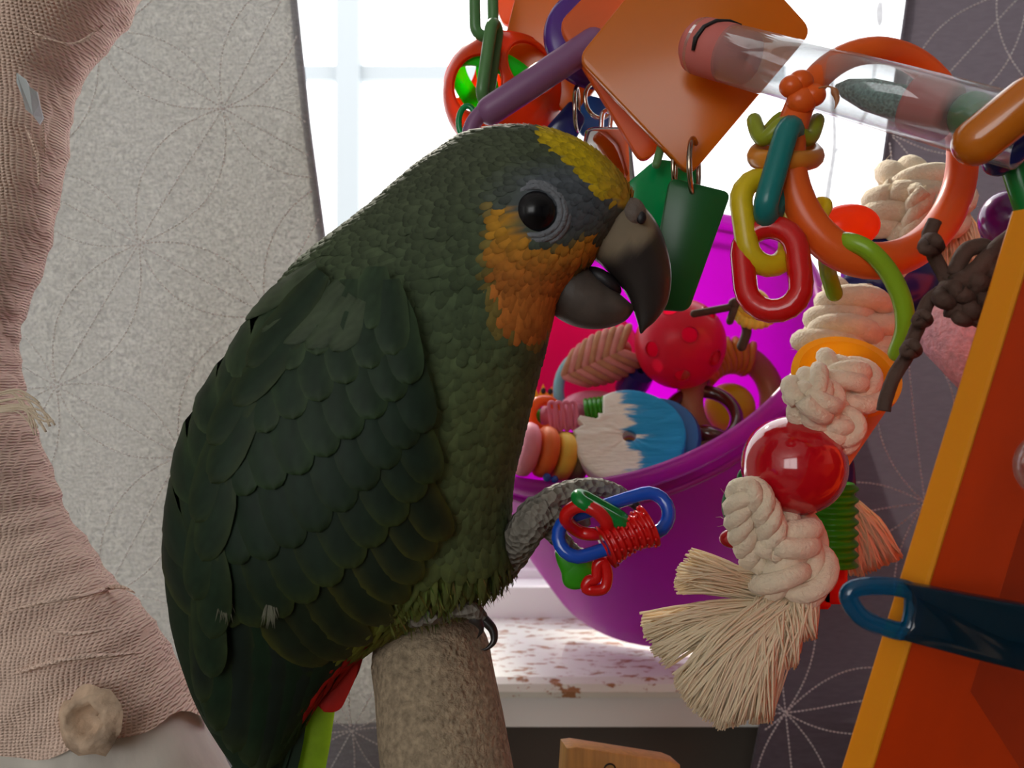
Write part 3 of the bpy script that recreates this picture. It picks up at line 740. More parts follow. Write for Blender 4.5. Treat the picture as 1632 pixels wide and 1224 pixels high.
# flower bead with leather lace
fb = thing('flower_bead', 'yellow flower bead on a knotted brown lace over the bucket', 'bead', W(1200, 520, .50))
mb = MB(); mb.ell(W(1200, 488, .50), (S(28, .5), S(20, .5), S(28, .5))); mb.build('centre', 'wood_yellow', fb)
for k in range(11):
    a = math.pi*(.02+.96*k/10); q = MB(); c = W(1204+math.cos(a)*30, 497+math.sin(a)*20, .500-.006*math.sin(a))
    q.ell(c, (S(7, .5), S(8, .5), S(9, .5)), seg=10, rings=7); q.build('petal', 'wood_yellow', fb)
mb = MB(); mb.rod([W(x, y, .495) for x, y in spline([(1106, 500), (1140, 494), (1168, 488), (1172, 480)], 4)], S(6, .5), 8); mb.rod([W(1172, 486, .494), W(1163, 512, .492)], S(6, .5), 8)
mb.rod([W(x, y, .498) for x, y in spline([(1188, 516), (1190, 530), (1182, 552)], 4)], S(8, .5), 8); mb.ell(W(1170, 484, .494), S(9, .5)); mb.build('lace', 'leather', fb)
mb = MB(); mb.lathe([(S(4, .5), -.001), (S(24, .5), -.001), (S(26, .5), .001), (S(24, .5), .003), (S(4, .5), .003)], W(1000, 762, .490), (-.1, -.8, .55), 28, closed=True)
one('blue_button', mb, 'blue', 'tiny dark blue button at the foot of the gnawed disc', 'toy', GB)
mb = MB(); mb.ell(W(872, 761, .494), S(7, .5)); mb.ell(W(884, 764, .494), S(6, .5)); one('sparkle_bead', mb, 'blue', 'tiny shiny blue bead under the wheel beads', 'bead', GB)

# ------------------------------------------------------------ the parrot
Y0 = .30; K = Y0/F
par = thing('parrot', 'green parrot with yellow forehead and orange cheeks gripping a toy in its raised foot', 'parrot', W(700, 990, Y0))
ROWS = [(205, 812, 832, 8), (208, 785, 858, 26), (213, 758, 882, 42), (225, 725, 913, 62), (245, 697, 948, 80), (270, 662, 976, 95), (300, 627, 998, 106), (330, 593, 1006, 114), (360, 556, 988, 120), (390, 517, 962, 125),
        (420, 482, 940, 131), (450, 456, 912, 139), (480, 433, 890, 149), (510, 411, 879, 159), (560, 380, 866, 176), (620, 340, 850, 192), (690, 309, 833, 205),
        (760, 293, 817, 210), (830, 282, 812, 205), (880, 278, 816, 195), (912, 277, 803, 180), (935, 278, 770, 168), (955, 280, 728, 156), (975, 282, 686, 146), (1000, 286, 640, 130),
        (1030, 292, 590, 112), (1060, 300, 558, 98), (1100, 313, 520, 82), (1140, 330, 492, 64), (1180, 352, 468, 48), (1230, 382, 452, 35), (1300, 402, 446, 25), (1370, 415, 440, 15)]
ROWS = [(ROWS[0])]+[r for r in spline(ROWS, 4)[1:]]
def row(py): return interp(ROWS, py)
def ysurf(px, py):
    xl, xr, b = row(py); c, a = (xl+xr)/2, (xr-xl)/2
    q = max(0.0, 1-abs((px-c)/a)**2.2)
    return Y0-b*K*q**.5
def body_pt(py, th):
    xl, xr, b = row(py); c, a = (xl+xr)/2, (xr-xl)/2
    ct, st = math.cos(th), math.sin(th); e = 2/2.2
    x = c+a*math.copysign(abs(ct)**e, ct); y = Y0-b*K*math.copysign(abs(st)**e, st)
    return Vector(((x-816)*K, y, ZC-(py-612)*K)), x
def tomodel(px, py, off=0):
    mx_, my_ = px, py
    for _ in range(5):
        k = (ysurf(mx_, my_)-off*K)/Y0; mx_, my_ = 816+(px-816)*k, 612+(py-612)*k
    return mx_, my_
def toimage(p):
    y = Y0-abs(p.y-Y0); return 816+p.x*F/y, 612-(p.z-ZC)*F/y
mb = MB(); rows = []; ys = [r[0] for r in ROWS]
def inpoly(x, y, poly):
    r = False; n = len(poly)
    for i in range(n):
        x0, y0 = poly[i]; x1, y1 = poly[i-1]
        if (y0 > y) != (y1 > y) and x < (x1-x0)*(y-y0)/(y1-y0)+x0: r = not r
    return r
CHEEK = [(797, 322), (810, 330), (822, 366), (850, 384), (885, 386), (962, 366), (952, 398), (920, 425), (898, 470), (882, 508), (842, 524), (802, 512), (786, 450), (790, 380)]
def mixc(a, b, t): t = max(0, min(1, t)); return tuple(lerp(p, q, t) for p, q in zip(a, b))
WFRONT = [(430, 600), (520, 640), (700, 690), (830, 700), (950, 640), (1050, 560), (1160, 480)]
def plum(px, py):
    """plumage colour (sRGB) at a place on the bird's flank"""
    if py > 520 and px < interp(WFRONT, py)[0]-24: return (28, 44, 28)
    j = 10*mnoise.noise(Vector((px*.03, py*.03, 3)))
    px += j; py += j*.7
    green_d, green_m, green_y = (78, 86, 66), (90, 104, 66), (98, 108, 48)
    c = mixc(green_d, (72, 86, 60), (py-250)/200)
    if py > 480: c = mixc(c, green_m, (py-480)/120*max(0, min(1, (px-600)/180)))
    if py > 860: c = mixc(c, green_y, (py-860)/80)
    if py > 955 and px > 520: c = mixc(c, (108, 110, 38), (py-955)/40)
    if px > 600 and py < 480:
        d = math.hypot((px-900)/130, (py-320)/75)
        c = mixc((88, 94, 100), c, (d-.45)/.6)
    if inpoly(px, py, CHEEK): c = mixc((196, 142, 46), (184, 112, 48), (py-365)/70)
    elif inpoly(px+12, py, CHEEK) or inpoly(px-14, py-10, CHEEK): c = mixc(c, (170, 130, 50), .5)
    if px > 868 and py < 243+(px-884)*.83: c = mixc((206, 176, 26), (200, 160, 60), (px-940)/70)
    if 1030 < py < 1115 and px > 500: c = (176, 26, 16)
    if py > 1115: c = (40, 56, 30)
    return c
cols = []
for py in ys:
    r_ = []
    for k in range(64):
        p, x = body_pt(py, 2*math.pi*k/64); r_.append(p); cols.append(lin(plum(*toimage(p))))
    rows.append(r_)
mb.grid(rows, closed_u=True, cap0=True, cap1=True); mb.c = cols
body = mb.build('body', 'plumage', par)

# contour feathers, laid like shingles along the lie of the plumage
pl = MB()
def small_feather(px, py, th, L, Wd, lift, col, dark):
    p, x = body_pt(py, th)
    pa, _ = body_pt(py+3, th); pb, _ = body_pt(py, th+.03)
    t1 = (pa-p); t2 = (pb-p); n = t1.cross(t2)
    if n.length < 1e-12: return
    n.normalize(); out = p-Vector(((sum(row(py)[:2])/2-816)*K, Y0, p.z))
    if n.dot(out) < 0: n = -n
    if py < 470: dx, dy = x-1015, py-340; l = math.hypot(dx, dy)+1; dx, dy = dx/l, dy/l+.35
    else: dx, dy = -.25, 1.0
    f = Vector((dx, 0, -dy))+Vector((rnd(-.2, .2), rnd(-.2, .2), rnd(-.2, .2)))
    f = f-n*f.dot(n)
    if f.length < .05: f = t1-n*t1.dot(n)
    f.normalize(); s = n.cross(f); L *= K; Wd *= K
    v = []; c = []
    for t, wd, h in ((0, .55, .0), (.35, 1.0, .35), (.72, .92, .75), (.93, .5, 1.0)):
        for u in (-1, 0, 1):
            v.append(p+f*(t*L)+s*(u*wd*Wd*.5)+n*(L*.012+h*lift*L+(1-abs(u))*Wd*.08))
            sh = 1.0 if t < .5 else lerp(1, dark, (t-.5)/.43)
            if u == 0 and t < .8: sh *= 1.08
            c.append(tuple(q*sh for q in col))
    v.append(p+f*L+n*(L*.012+lift*L)); c.append(tuple(q*dark for q in col))
    fc = [(i*3+j, i*3+j+1, i*3+j+4, i*3+j+3) for i in range(3) for j in range(2)]+[(9, 10, 12), (10, 11, 12)]
    pl.add(v, fc, c)
WFRONT = [(430, 600), (520, 640), (700, 690), (830, 700), (950, 640), (1050, 560), (1160, 480)]
py = 212.0
while py < 1215:
    xl, xr, b_ = row(py); a_ = (xr-xl)/2
    hd = py < 470
    step = lerp(7.5, 15, min(1, max(0, (py-215)/420)))
    circ = math.pi*(3*(a_+b_)-math.sqrt((3*a_+b_)*(a_+3*b_)))
    nf = max(8, int(circ/(step*1.05)))
    for k in range(nf):
        th = 2*math.pi*(k+rnd(-.4, .4))/nf
        yy = py+rnd(-.4, .4)*step; p, x = body_pt(yy, th)
        ix, iy = toimage(p)
        if (x-1000)**2+(yy-350)**2 < 26**2: continue
        if iy > 520 and ix < interp(WFRONT, iy)[0]-30: continue
        if (ix-853)**2+(iy-336)**2 < 44**2: continue
        c = plum(ix, iy); v_ = rnd(.8, 1.2); c = tuple(q*v_ for q in lin(c))
        face = x > 780 and hd
        L = step*(2.1 if face else 2.5); Wd = step*(1.25 if face else 1.6)
        lift = .10 if hd else .08
        if py > 860: L *= 1.35; Wd *= .45; lift = .12
        small_feather(x, yy, th, L, Wd, lift, c, .62 if hd else .8)
    py += step*.85
stuff(pl.build('contour_feathers', 'plumage', par))
# downy fringe at the belly
dn = MB(); cc = []
for k in range(900):
    yy = rnd(885, 960); xl, xr, b_ = row(yy); th = rnd(-.9, 1.5)
    p, x = body_pt(yy, th)
    if x < 640: continue
    d = Vector((rnd(.0, .6), rnd(-.3, .3), -1)).normalized(); L = S(rnd(14, 34), Y0); q = Vector((rnd(-1, 1), rnd(-1, 1), 0)).normalized()*S(1.6, Y0)
    c = lin((96+rnd(-20, 20), 98+rnd(-15, 15), 46)); dn.add([p-q, p+q, p+d*L*.6+q*.7, p+d*L, p+d*L*.6-q*.7], [(0, 1, 2, 4), (4, 2, 3)], [c]*5)
stuff(dn.build('belly_down', 'plumage', par))

# large feathers of the folded wings
def wing_feather(parent, base, tip, wd, o0, o1, bend, c_in, c_edge, side=1, n=10, tipround=.28):
    base, tip, wd = tomodel(*base, o0), tomodel(*tip, o1), wd*.93
    mb = MB(); dx, dy = tip[0]-base[0], tip[1]-base[1]; L = math.hypot(dx, dy); ux, uy = dx/L, dy/L; vx, vy = -uy, ux
    rows = []; cols = []
    for i in range(n+1):
        t = 1-(1-i/n)**1.7; cx = base[0]+dx*t+vx*bend*L*math.sin(math.pi*t); cy = base[1]+dy*t+vy*bend*L*math.sin(math.pi*t)
        pr = min(1, .55+t*1.6)
        if t > 1-tipround: pr *= math.sqrt(max(.0, 1-((t-1+tipround)/tipround)**2))*.97+.03
        r_ = []
        for j in range(7):
            u = (j-3)/3; x = cx+vx*u*wd*.5*pr; y = cy+vy*u*wd*.5*pr
            xl_ = row(y)[0]; x = max(x, xl_-2+2*u)
            off = lerp(o0, o1, t)+2.6*(1-u*u)+(1.2 if j == 3 else 0)
            yy = ysurf(x, y)-off*K
            if side < 0: yy = 2*Y0-yy
            r_.append(Vector(((x-816)*K, yy, ZC-(y-612)*K)))
            e = max(abs(u)**3, (max(0, t-.8)/.2)**2); br_ = 1+.12*math.sin(j*9+i*2)
            cols.append(tuple(lerp(a, b, e)*br_ for a, b in zip(lin(c_in), lin(c_edge))))
        rows.append(r_)
    und = [[p+Vector((0, side*.5*K*2, 0)) for p in r_] for r_ in rows]
    mb.grid(rows); mb.c = cols
    b0 = len(mb.v); mb.grid(und); mb.c = cols+cols
    return mb.build('feather', 'flight', parent)
G1, G2, G3 = (22, 38, 26), (28, 46, 30), (38, 56, 36)
EDG, EDY = (58, 72, 36), (96, 92, 36)
def make_wing(side):
    wb = MB(); rr = []
    for py_ in range(430, 1160, 18):          # the wing's own flesh and down under the feathers
        xl, xr, b_ = row(py_); r_ = []
        x1 = min(interp([(my_, mx_-12) for mx_, my_ in [tomodel(b, a) for a, b in WFRONT]], py_)[0], xr-6)
        for j in range(13):
            x = lerp(xl+3, x1, j/12); yy = ysurf(x, py_)-2.5*K
            r_.append(Vector(((x-816)*K, yy if side > 0 else 2*Y0-yy, ZC-(py_-612)*K)))
        rr.append(r_)
    wb.grid(rr); wb.c = [lin((30, 46, 30))]*len(wb.v)
    wing = wb.build('wing', 'flight', par)
    # primaries, long and dark, under everything
    for i, (bx, by, tx, ty, wd) in enumerate(((545, 890, 476, 1140, 58), (505, 870, 448, 1185, 60), (470, 860, 428, 1225, 62), (435, 850, 410, 1232, 64), (400, 830, 398, 1222, 66), (365, 810, 372, 1200, 62), (335, 800, 345, 1165, 56), (310, 780, 322, 1120, 48))):
        wing_feather(wing, (bx, by), (tx, ty), wd, 5+i*.5, 9+i*1.2, -.04, (20, 32, 26) if i % 2 else (16, 38, 22), (42, 54, 28), side, 12, .2)
    # secondaries fanned toward the belly
    for i, (tx, ty) in enumerate(((514, 1062), (552, 1050), (584, 1028), (619, 997), (643, 962), (664, 930), (684, 892), (711, 862))):
        wing_feather(wing, (tx-118+i*6, ty-250+i*8), (tx, ty), 74-i*2, 9+i*.8, 13+i*1.5, .07, (22, 34, 20), (66, 66, 22), side, 12, .26)
    # greater coverts
    for i, (tx, ty) in enumerate(((330, 985), (372, 1000), (412, 1000), (452, 985), (492, 962), (530, 935), (566, 905), (600, 872), (634, 838), (664, 800), (690, 770))):
        wing_feather(wing, (tx-50+i*-2, ty-190), (tx, ty), 72, 15+i*.5, 19+i*.8, .05, G1, (52, 62, 26), side, 10, .32)
    for i, (tx, ty) in enumerate(((312, 905), (345, 890), (385, 900), (428, 893), (470, 874), (510, 848), (550, 816), (586, 782), (620, 748), (650, 716), (676, 690))):
        wing_feather(wing, (tx-40, ty-165), (tx, ty), 68, 20+i*.4, 24+i*.6, .05, (24, 42, 29), (36, 50, 28), side, 9, .36)
    for i, (tx, ty) in enumerate(((318, 800), (352, 775), (394, 790), (438, 780), (480, 757), (522, 728), (560, 700), (598, 668), (630, 640), (655, 612))):
        wing_feather(wing, (tx-28, ty-140), (tx, ty), 66, 25+i*.3, 28+i*.5, .05, G2, (46, 64, 38), side, 9, .40)
    for i, (tx, ty) in enumerate(((345, 690), (385, 672), (425, 690), (468, 668), (510, 640), (552, 612), (592, 588), (628, 566))):
        wing_feather(wing, (tx-10, ty-120), (tx, ty), 62, 28+i*.3, 31+i*.3, .04, G2, (54, 70, 44), side, 8, .42)
    for i, (tx, ty) in enumerate(((385, 602), (420, 592), (462, 590), (505, 566), (548, 545), (590, 525))):
        wing_feather(wing, (tx+10, ty-100), (tx, ty), 56, 30, 33, .03, G3, (60, 76, 50), side, 8, .45)
    # scapulars lying along the back line
    for i, ty in enumerate(range(1080, 540, -62)):
        xl = row(ty)[0]; xb = row(ty-150)[0]
        wing_feather(wing, (xb+44+(i%2)*18, ty-150), (xl+30+(i%2)*16, ty), 60, 26+i, 29+i, -.03, (26, 44, 28), (44, 56, 30), side, 9, .4)
    # pale mantle feathers lying over the shoulder
    for i, (bx, by, tx, ty) in enumerate(((520, 440, 418, 530), (545, 452, 452, 548), (560, 470, 490, 556), (505, 425, 392, 508), (580, 480, 530, 560))):
        wing_feather(wing, (bx, by), (tx, ty), 44, 32, 35, -.05, (66, 78, 58), (46, 60, 40), side, 8, .45)
make_wing(1); make_wing(-1)
# small pale fluff tufts caught on the wing
for (x, y, L) in ((358, 975, 42), (432, 980, 40)):
    mb = MB(); 
    for k in range(26):
        mx_, my_ = tomodel(x, y, 30); p = Vector(((mx_+rnd(-5, 5)-816)*K, ysurf(mx_, my_)-26*K, ZC-(my_-612-L*.5)*K)); e = p+Vector((rnd(-10, 10)*K, -3*K, -rnd(.5, 1)*L*K)); mb.tube([p, p.lerp(e, .5)+Vector((0, -2*K, 0)), e], [.9*K, 1.1*K, .2*K], 4)
    mb.c = [lin((112, 112, 96))]*len(mb.v); mb.build('down_tuft', 'plumage', par)
# tail
tl = []
def tail_feather(base, tip, wd, Yo, c0, c1):
    mb = MB(); dx, dy = tip[0]-base[0], tip[1]-base[1]; L = math.hypot(dx, dy); vx, vy = -dy/L, dx/L; cols = []; rows = []
    for i in range(17):
        t = 1-(1-i/16)**1.6; pr = min(1, .6+t)*(1 if t < .8 else math.sqrt(max(.02, 1-((t-.8)/.2)**2)))
        rows.append([Vector(((base[0]+dx*t+vx*u*wd*.5*pr-816)*K, Y0+(Yo+3*u*u)*K, ZC-(base[1]+dy*t+vy*u*wd*.5*pr-612)*K)) for u in (-1, -.5, 0, .5, 1)])
        cols += [lin(mixc(c0, c1, t))]*5
    mb.grid(rows); mb.c = cols; return mb.build('tail_feather', 'flight' if c1[1] < 120 else 'tail_yellow', par)
mat('tail_yellow', (150, 190, 30), .6, attr=True, transl=.55, var=.1, vscale=200)
for i, (a, b, wd, yo, c0, c1) in enumerate((((480, 1060), (352, 1330), 56, -26, (24, 44, 26), (22, 40, 26)), ((480, 1060), (388, 1350), 56, -20, (24, 44, 26), (22, 46, 28)), ((488, 1065), (418, 1360), 50, -12, (22, 40, 24), (20, 36, 24)),
        ((524, 1090), (462, 1340), 50, 4, (150, 176, 30), (160, 200, 36)), ((522, 1100), (482, 1310), 36, 14, (150, 190, 30), (150, 200, 34)), ((505, 1120), (466, 1320), 30, 22, (170, 200, 40), (170, 210, 40)))):
    tail_feather(a, b, wd, yo, c0, c1)
for i, (a, b, wd, yo) in enumerate((((566, 1030), (520, 1128), 46, -16), ((552, 1036), (508, 1122), 40, -8), ((572, 1036), (532, 1110), 34, 0))):
    mb = MB(); o = tail_feather(a, b, wd, yo, (176, 30, 16), (150, 20, 12)); o.name = 'red_vent_feather'

# beak
def loft(name, secs, matn, colf=None, parent=par, seg=24, n=6):
    mb = MB(); rows = []; cols = []
    for (ox, oy, ix, iy, wd) in spline(secs, n):
        c = ((ox+ix)/2, (oy+iy)/2); h = ((ox-ix)/2, (oy-iy)/2); r_ = []
        for k in range(seg):
            th = 2*math.pi*k/seg; ct, st = math.cos(th), math.sin(th)
            x, y = c[0]+h[0]*ct, c[1]+h[1]*ct
            r_.append(Vector(((x-816)*K, Y0-wd*st*K, ZC-(y-612)*K)))
            cols.append(lin(colf(x, y)) if colf else (0, 0, 0))
        rows.append(r_)
    mb.grid(rows, closed_u=True, cap0=True, cap1=True)
    if colf: mb.c = cols
    return mb.build(name, matn, parent)
def beakcol(x, y):
    j = 8*mnoise.noise(Vector((x*.04, y*.04, 9)))
    t = ((x-990)*.55+(y-398)*1.0+j*1.3)/24
    c = mixc((128, 116, 96), (40, 34, 32), t)
    if x > 1035+j: c = mixc(c, (46, 40, 38), (x-1035)/16)
    return c
upper = loft('upper_beak', [(972, 296, 905, 385, 52), (1000, 312, 930, 402, 50), (1026, 330, 955, 420, 45), (1049, 360, 975, 440, 38), (1064, 400, 992, 460, 31), (1070, 442, 1004, 480, 24), (1064, 482, 1012, 502, 15), (1046, 510, 1017, 518, 9), (1030, 524, 1019, 528, 4), (1024, 531, 1021, 532, 1)], 'horn', beakcol)
loft('lower_beak', [(866, 478, 905, 400, 40), (884, 503, 930, 420, 44), (912, 519, 950, 440, 42), (945, 525, 968, 455, 37), (975, 521, 984, 466, 31), (997, 511, 996, 476, 22), (1008, 498, 1003, 482, 10), (1011, 490, 1008, 485, 2)], 'lower_beak')
mb = MB(); mb.ell(Vector(((962-816)*K, Y0, ZC-(448-612)*K)), (34*K, 24*K, 15*K), (Vector((.8, 0, -.6)), Vector((0, 1, 0)), Vector((.6, 0, .8)))); mb.build('tongue', 'mouth', par)
mb = MB(); mb.ell(Vector(((1003-816)*K, Y0-14*K, ZC-(346-612)*K)), (24*K, 38*K, 27*K)); ce = mb.build('cere', 'cere', par)
mb = MB(); mb.ell(Vector(((1015-816)*K, Y0-45*K, ZC-(356-612)*K)), (8*K, 5*K, 10*K), seg=16, rings=8); mb.build('nostril', 'mouth', ce)
# eye
em = tomodel(853, 336); ye = ysurf(*em); ec = Vector(((em[0]-816)*K, ye+14*K, ZC-(em[1]-612)*K)); K *= .92
mb = MB(); mb.ell(ec, (37*K, 29*K, 36*K), seg=32, rings=20); eye = mb.build('eye', 'iris', par)
mb = MB(); mb.ell(ec+Vector((1*K, -5*K, 0)), (31*K, 25.5*K, 31*K), seg=32, rings=20); mb.build('pupil', 'eye_dark', eye)
for rr_, tr_, dy_ in ((40, 5.5, -13), (47, 6.5, -9), (54, 6, -3)):
    mb = MB(); mb.tube([ec+Vector((math.cos(t)*rr_*K*1.0, dy_*K+5*K*abs(math.cos(t)), math.sin(t)*rr_*K*.96)) for t in [k*math.pi/24 for k in range(48)]], tr_*K, 8, closed=True); mb.build('eye_ring', 'eye_skin', par)

K = Y0/F
# feet
def toe(pts, rad, parent, nm='toe', m_='foot_skin'):
    P = spline(pts, 6); n = len(P); R = spline([(r,) for r in rad], 6)
    q = MB(); q.tube([W(*p) for p in P], [S(r[0]*(1+.05*math.sin(i*2.4)), .29) for i, r in enumerate(R)], 14); return q.build(nm, m_, parent)
def claw(pts, r0, parent):
    P = spline(pts, 6); n = len(P); q = MB(); q.tube([W(*p) for p in P], [S(max(.6, r0*(1-(i/(n-1))**1.5)), .29) for i in range(n)], 10); return q.build('claw', 'claw', parent)
leg = toe([(690, 930, .292), (700, 955, .286), (712, 972, .280)], [24, 22, 22], par, 'leg')
toe([(700, 972, .279), (725, 966, .2765), (750, 972, .276), (760, 986, .277)], [20, 17, 14, 11], leg)
toe([(715, 965, .292), (742, 962, .294), (762, 976, .295), (776, 996, .294)], [18, 14, 11, 8], leg)
claw([(752, 984, .276), (762, 992, .2755), (767, 1004, .276), (760, 1018, .277)], 9, leg)
claw([(772, 988, .293), (785, 1003, .292), (787, 1021, .291), (777, 1033, .290), (767, 1036, .2895)], 8.5, leg)
toe([(705, 975, .280), (690, 980, .273), (668, 985, .272), (655, 992, .274)], [18, 14, 13, 9], leg)
# raised leg
YL = .285
rl = toe([(790, 905, .300), (815, 880, .294), (836, 848, YL), (856, 822, YL), (876, 812, YL)], [34, 30, 29, 31, 27], par, 'raised_leg')
toe([(860, 815, YL), (880, 794, YL), (912, 781, YL+.002), (950, 776, YL+.004), (985, 786, YL+.005), (1008, 800, YL+.006)], [24, 19, 17, 15, 13, 9], rl)
claw([(1004, 798, YL+.006), (1018, 812, YL+.005), (1020, 832, YL+.003), (1010, 842, YL+.002)], 8, rl)
toe([(872, 815, YL), (896, 828, YL-.002), (918, 832, YL-.001), (938, 828, YL)], [22, 15, 13, 10], rl)
toe([(866, 828, YL+.002), (890, 856, YL+.004), (915, 882, YL+.003), (945, 892, YL+.001), (962, 884, YL)], [22, 16, 14, 13, 9], rl)
claw([(958, 886, YL), (972, 876, YL-.002), (976, 862, YL-.003)], 8, rl)

# ------------------------------------------------------------ plastic links
def stadium(A, B, hw, phi, n=9):
    L = (B-A); u = L.normalized(); pv = u.cross(Vector((0, 1, 0))).normalized(); wd = pv*math.cos(phi)+Vector((0, 1, 0))*math.sin(phi)
    a, b = A+u*hw, B-u*hw; P = []
    for k in range(n+1): t = math.pi*k/n; P.append(b+wd*(hw*math.cos(t))+u*(hw*math.sin(t)))
    for k in range(1, 4): P.append((b-wd*hw).lerp(a-wd*hw, k/4))
    for k in range(n+1): t = math.pi*k/n; P.append(a-wd*(hw*math.cos(t))-u*(hw*math.sin(t)))
    for k in range(1, 4): P.append((a+wd*hw).lerp(b+wd*hw, k/4))
    return P
def link(name, A, B, hw, r, phi, m_, label, group=None, sides=12):
    mb = MB(); mb.tube(stadium(W(*A), W(*B), S(hw, A[2]), phi), S(r, A[2]), sides, closed=True)
    return one(name, mb, m_, label, 'chain link' if 'link' in name else 'ring', group)

# toy held in the raised foot
GH = 'beads of the toy in the raised foot'
link('chain_link', (891, 864, .272), (1064, 808, .277), 33, 11.5, .35, 'blue', 'long blue plastic link held in the raised foot')
link('chain_link', (921, 792, .268), (996, 834, .270), 13, 12, 1.3, 'green', 'small green plastic link beside the gripping toe', GH)
mb = MB(); mb.tube([W(*p) for p in spline([(902, 828, .270), (910, 812, .268), (932, 806, .266), (955, 818, .265), (968, 838, .266), (955, 850, .272), (925, 848, .275)], 5, True)], S(11, .27), 12, closed=True)
one('red_ring', mb, 'red', 'bright red ring looped through the long blue link', 'ring', GH)
sp_ = thing('ribbed_spool', 'red ribbed spool bead on the long blue link', 'bead', W(1000, 890, .27), GH)
a, b = W(965, 872, .267), W(1034, 838, .270); axs = (b-a).normalized(); Ls = (b-a).length; prof = []
for k in range(57):
    t = k/56; prof.append((S(34-9*math.sin(math.pi*t)+2.2*math.cos(2*math.pi*7*t), .268), (t-.0)*Ls))
mb = MB(); mb.lathe([(S(8, .268), 0)]+prof+[(S(8, .268), Ls)], a, axs, 36, closed=True); mb.build('spool', 'red', sp_)
nb = 0
for k in range(7):
    for j in range(9):
        t = (k+.5)/7; ang = j*2*math.pi/9+k*.2; u, v = ortho(axs)
        nb += 1; R = S(34-9*math.sin(math.pi*t)+2, .268)
        if (u*math.cos(ang)+v*math.sin(ang)).y > .3: continue
        q = MB(); q.ell(a+axs*(Ls*t)+(u*math.cos(ang)+v*math.sin(ang))*R*.98, S(3.0, .268), seg=7, rings=5); q.build('stud', 'red', sp_)
mb = MB(); poly = [W(x, y, .278) for x, y in spline([(886, 880), (900, 872), (925, 884), (945, 896), (950, 918), (938, 936), (915, 942), (899, 934), (895, 915), (888, 898)], 4, True)]
mb.prism(poly, Vector((0, .006, 0)), .0018); one('green_charm', mb, 'green_bead', 'flat lime green lobed charm under the blue link', 'charm', GH, 60)
mb = MB(); mb.tube([W(x, y, .274) for x, y in spline([(962, 895), (968, 915), (964, 936), (950, 941), (934, 938), (938, 925), (950, 922), (952, 900)], 4, True)], S(9, .274), 10, closed=True)
one('red_clip', mb, 'red', 'red plastic clip hanging under the green charm', 'clip', GH)

# chain hanging beside the clear tube
GC = 'links of the hanging chain'
YC = .30
# big orange ring round the tube
mb = MB(); P = []; R = []
for k in range(64):
    t = 2*math.pi*k/64; x = 1396+math.cos(t)*138; y = 248+math.sin(t)*168
    P.append(W(x, y, .283+.022*max(0, math.cos(t))-.006*math.sin(t))); R.append(S(25+4*math.sin(t), .285))
og = thing('big_orange_ring', 'large orange plastic ring looped round the clear tube', 'ring', W(1396, 430, .28))
mb.tube(P, R, 18, closed=True); mb.build('ring', 'orange_plastic', og)
for x, y, r in ((1262, 138, 20), (1296, 152, 20), (1278, 160, 24), (1276, 130, 20)):
    q = MB(); q.ell(W(x, y, .281), (S(r, .28), S(18, .28), S(r*.9, .28))); q.build('clasp_bump', 'orange_plastic', og)
mb = MB(); mb.tube([W(1252+math.cos(t)*50, 205+math.sin(t)*5-13*math.cos(4*t), .293-.012*math.sin(t)) for t in [k*math.pi/24 for k in range(48)]], S(12, .29), 12, closed=True)
one('wavy_ring', mb, 'olive', 'olive green wavy ring on top of the chain', 'ring', GC)
mb = MB(); mb.tube([W(1252+math.cos(t)*46, 246+math.sin(t)*14+3*math.cos(2*t), .292-.014*math.sin(t)) for t in [k*math.pi/20 for k in range(40)]], S(16, .29), 12, closed=True)
one('tan_ring', mb, 'tan_orange', 'amber orange ring under the olive wavy ring', 'ring', GC)
link('chain_link', (1262, 205, .280), (1222, 345, .276), 24, 19, 1.05, 'teal', 'teal plastic link hanging through the amber ring', GC)
link('chain_link', (1210, 286, .282), (1230, 424, .280), 38, 18, .25, 'yellow', 'yellow plastic link between the teal and the red link', GC)
link('chain_link', (1272, 396, .284), (1312, 322, .290), 12, 9, .9, 'yellow', 'thin yellow link slanting beside the hanging chain', GC)
link('chain_link', (1222, 362, .278), (1236, 496, .272), 42, 19, -.45, 'red', 'glossy red link at the bottom of the hanging chain', GC)
mb = MB(); mb.ell(W(1350, 362, .34), (S(52, .34), S(30, .34), S(36, .34)), (Vector((1, 0, .12)), Vector((0, 1, 0)), Vector((-.12, 0, 1)))); one('orange_egg', mb, 'orange_ball', 'glowing orange egg shaped bead behind the big orange ring', 'bead')
mb = MB(); mb.rod([W(*p) for p in spline([(1330, 468, .322), (1319, 430, .316), (1320, 402, .296), (1342, 385, .276), (1380, 396, .270), (1415, 432, .270), (1438, 480, .271), (1442, 525, .273), (1430, 562, .278)], 6)], S(15, .272), 14)
one('lime_hook', mb, 'lime', 'lime green C-shaped hook clipped over the big orange ring', 'hook')

# ------------------------------------------------------------ clear tube
tA, tB = W(1104, 70, .33), W(1640, 215, .250); axt = (tB-tA).normalized(); Lt = (tB-tA).length; Rt = S(43, .33)
ct = thing('clear_tube', 'clear acrylic tube with pink stopper and glitter rolls inside', 'tube', tA.lerp(tB, .5)-Vector((0, 0, Rt)))
mb = MB(); mb.lathe([(Rt, .004), (Rt, Lt), (Rt*.93, Lt), (Rt*.93, .004)], tA, axt, 48, closed=True); mb.build('shell', 'acrylic', ct)
mb = MB(); mb.lathe([(Rt*.1, -.001), (Rt*.7, -.001), (Rt*.95, .002), (Rt*1.01, .006), (Rt*1.01, .018), (Rt*.9, .019), (Rt*.9, .027), (Rt*.1, .027)], tA, axt, 40, closed=True); mb.build('stopper', 'eraser', ct)
u, v = ortho(axt); fr = Vector((0, -1, 0)); fr = (fr-axt*fr.dot(axt)).normalized(); upt = axt.cross(fr)
if upt.z < 0: upt = -upt
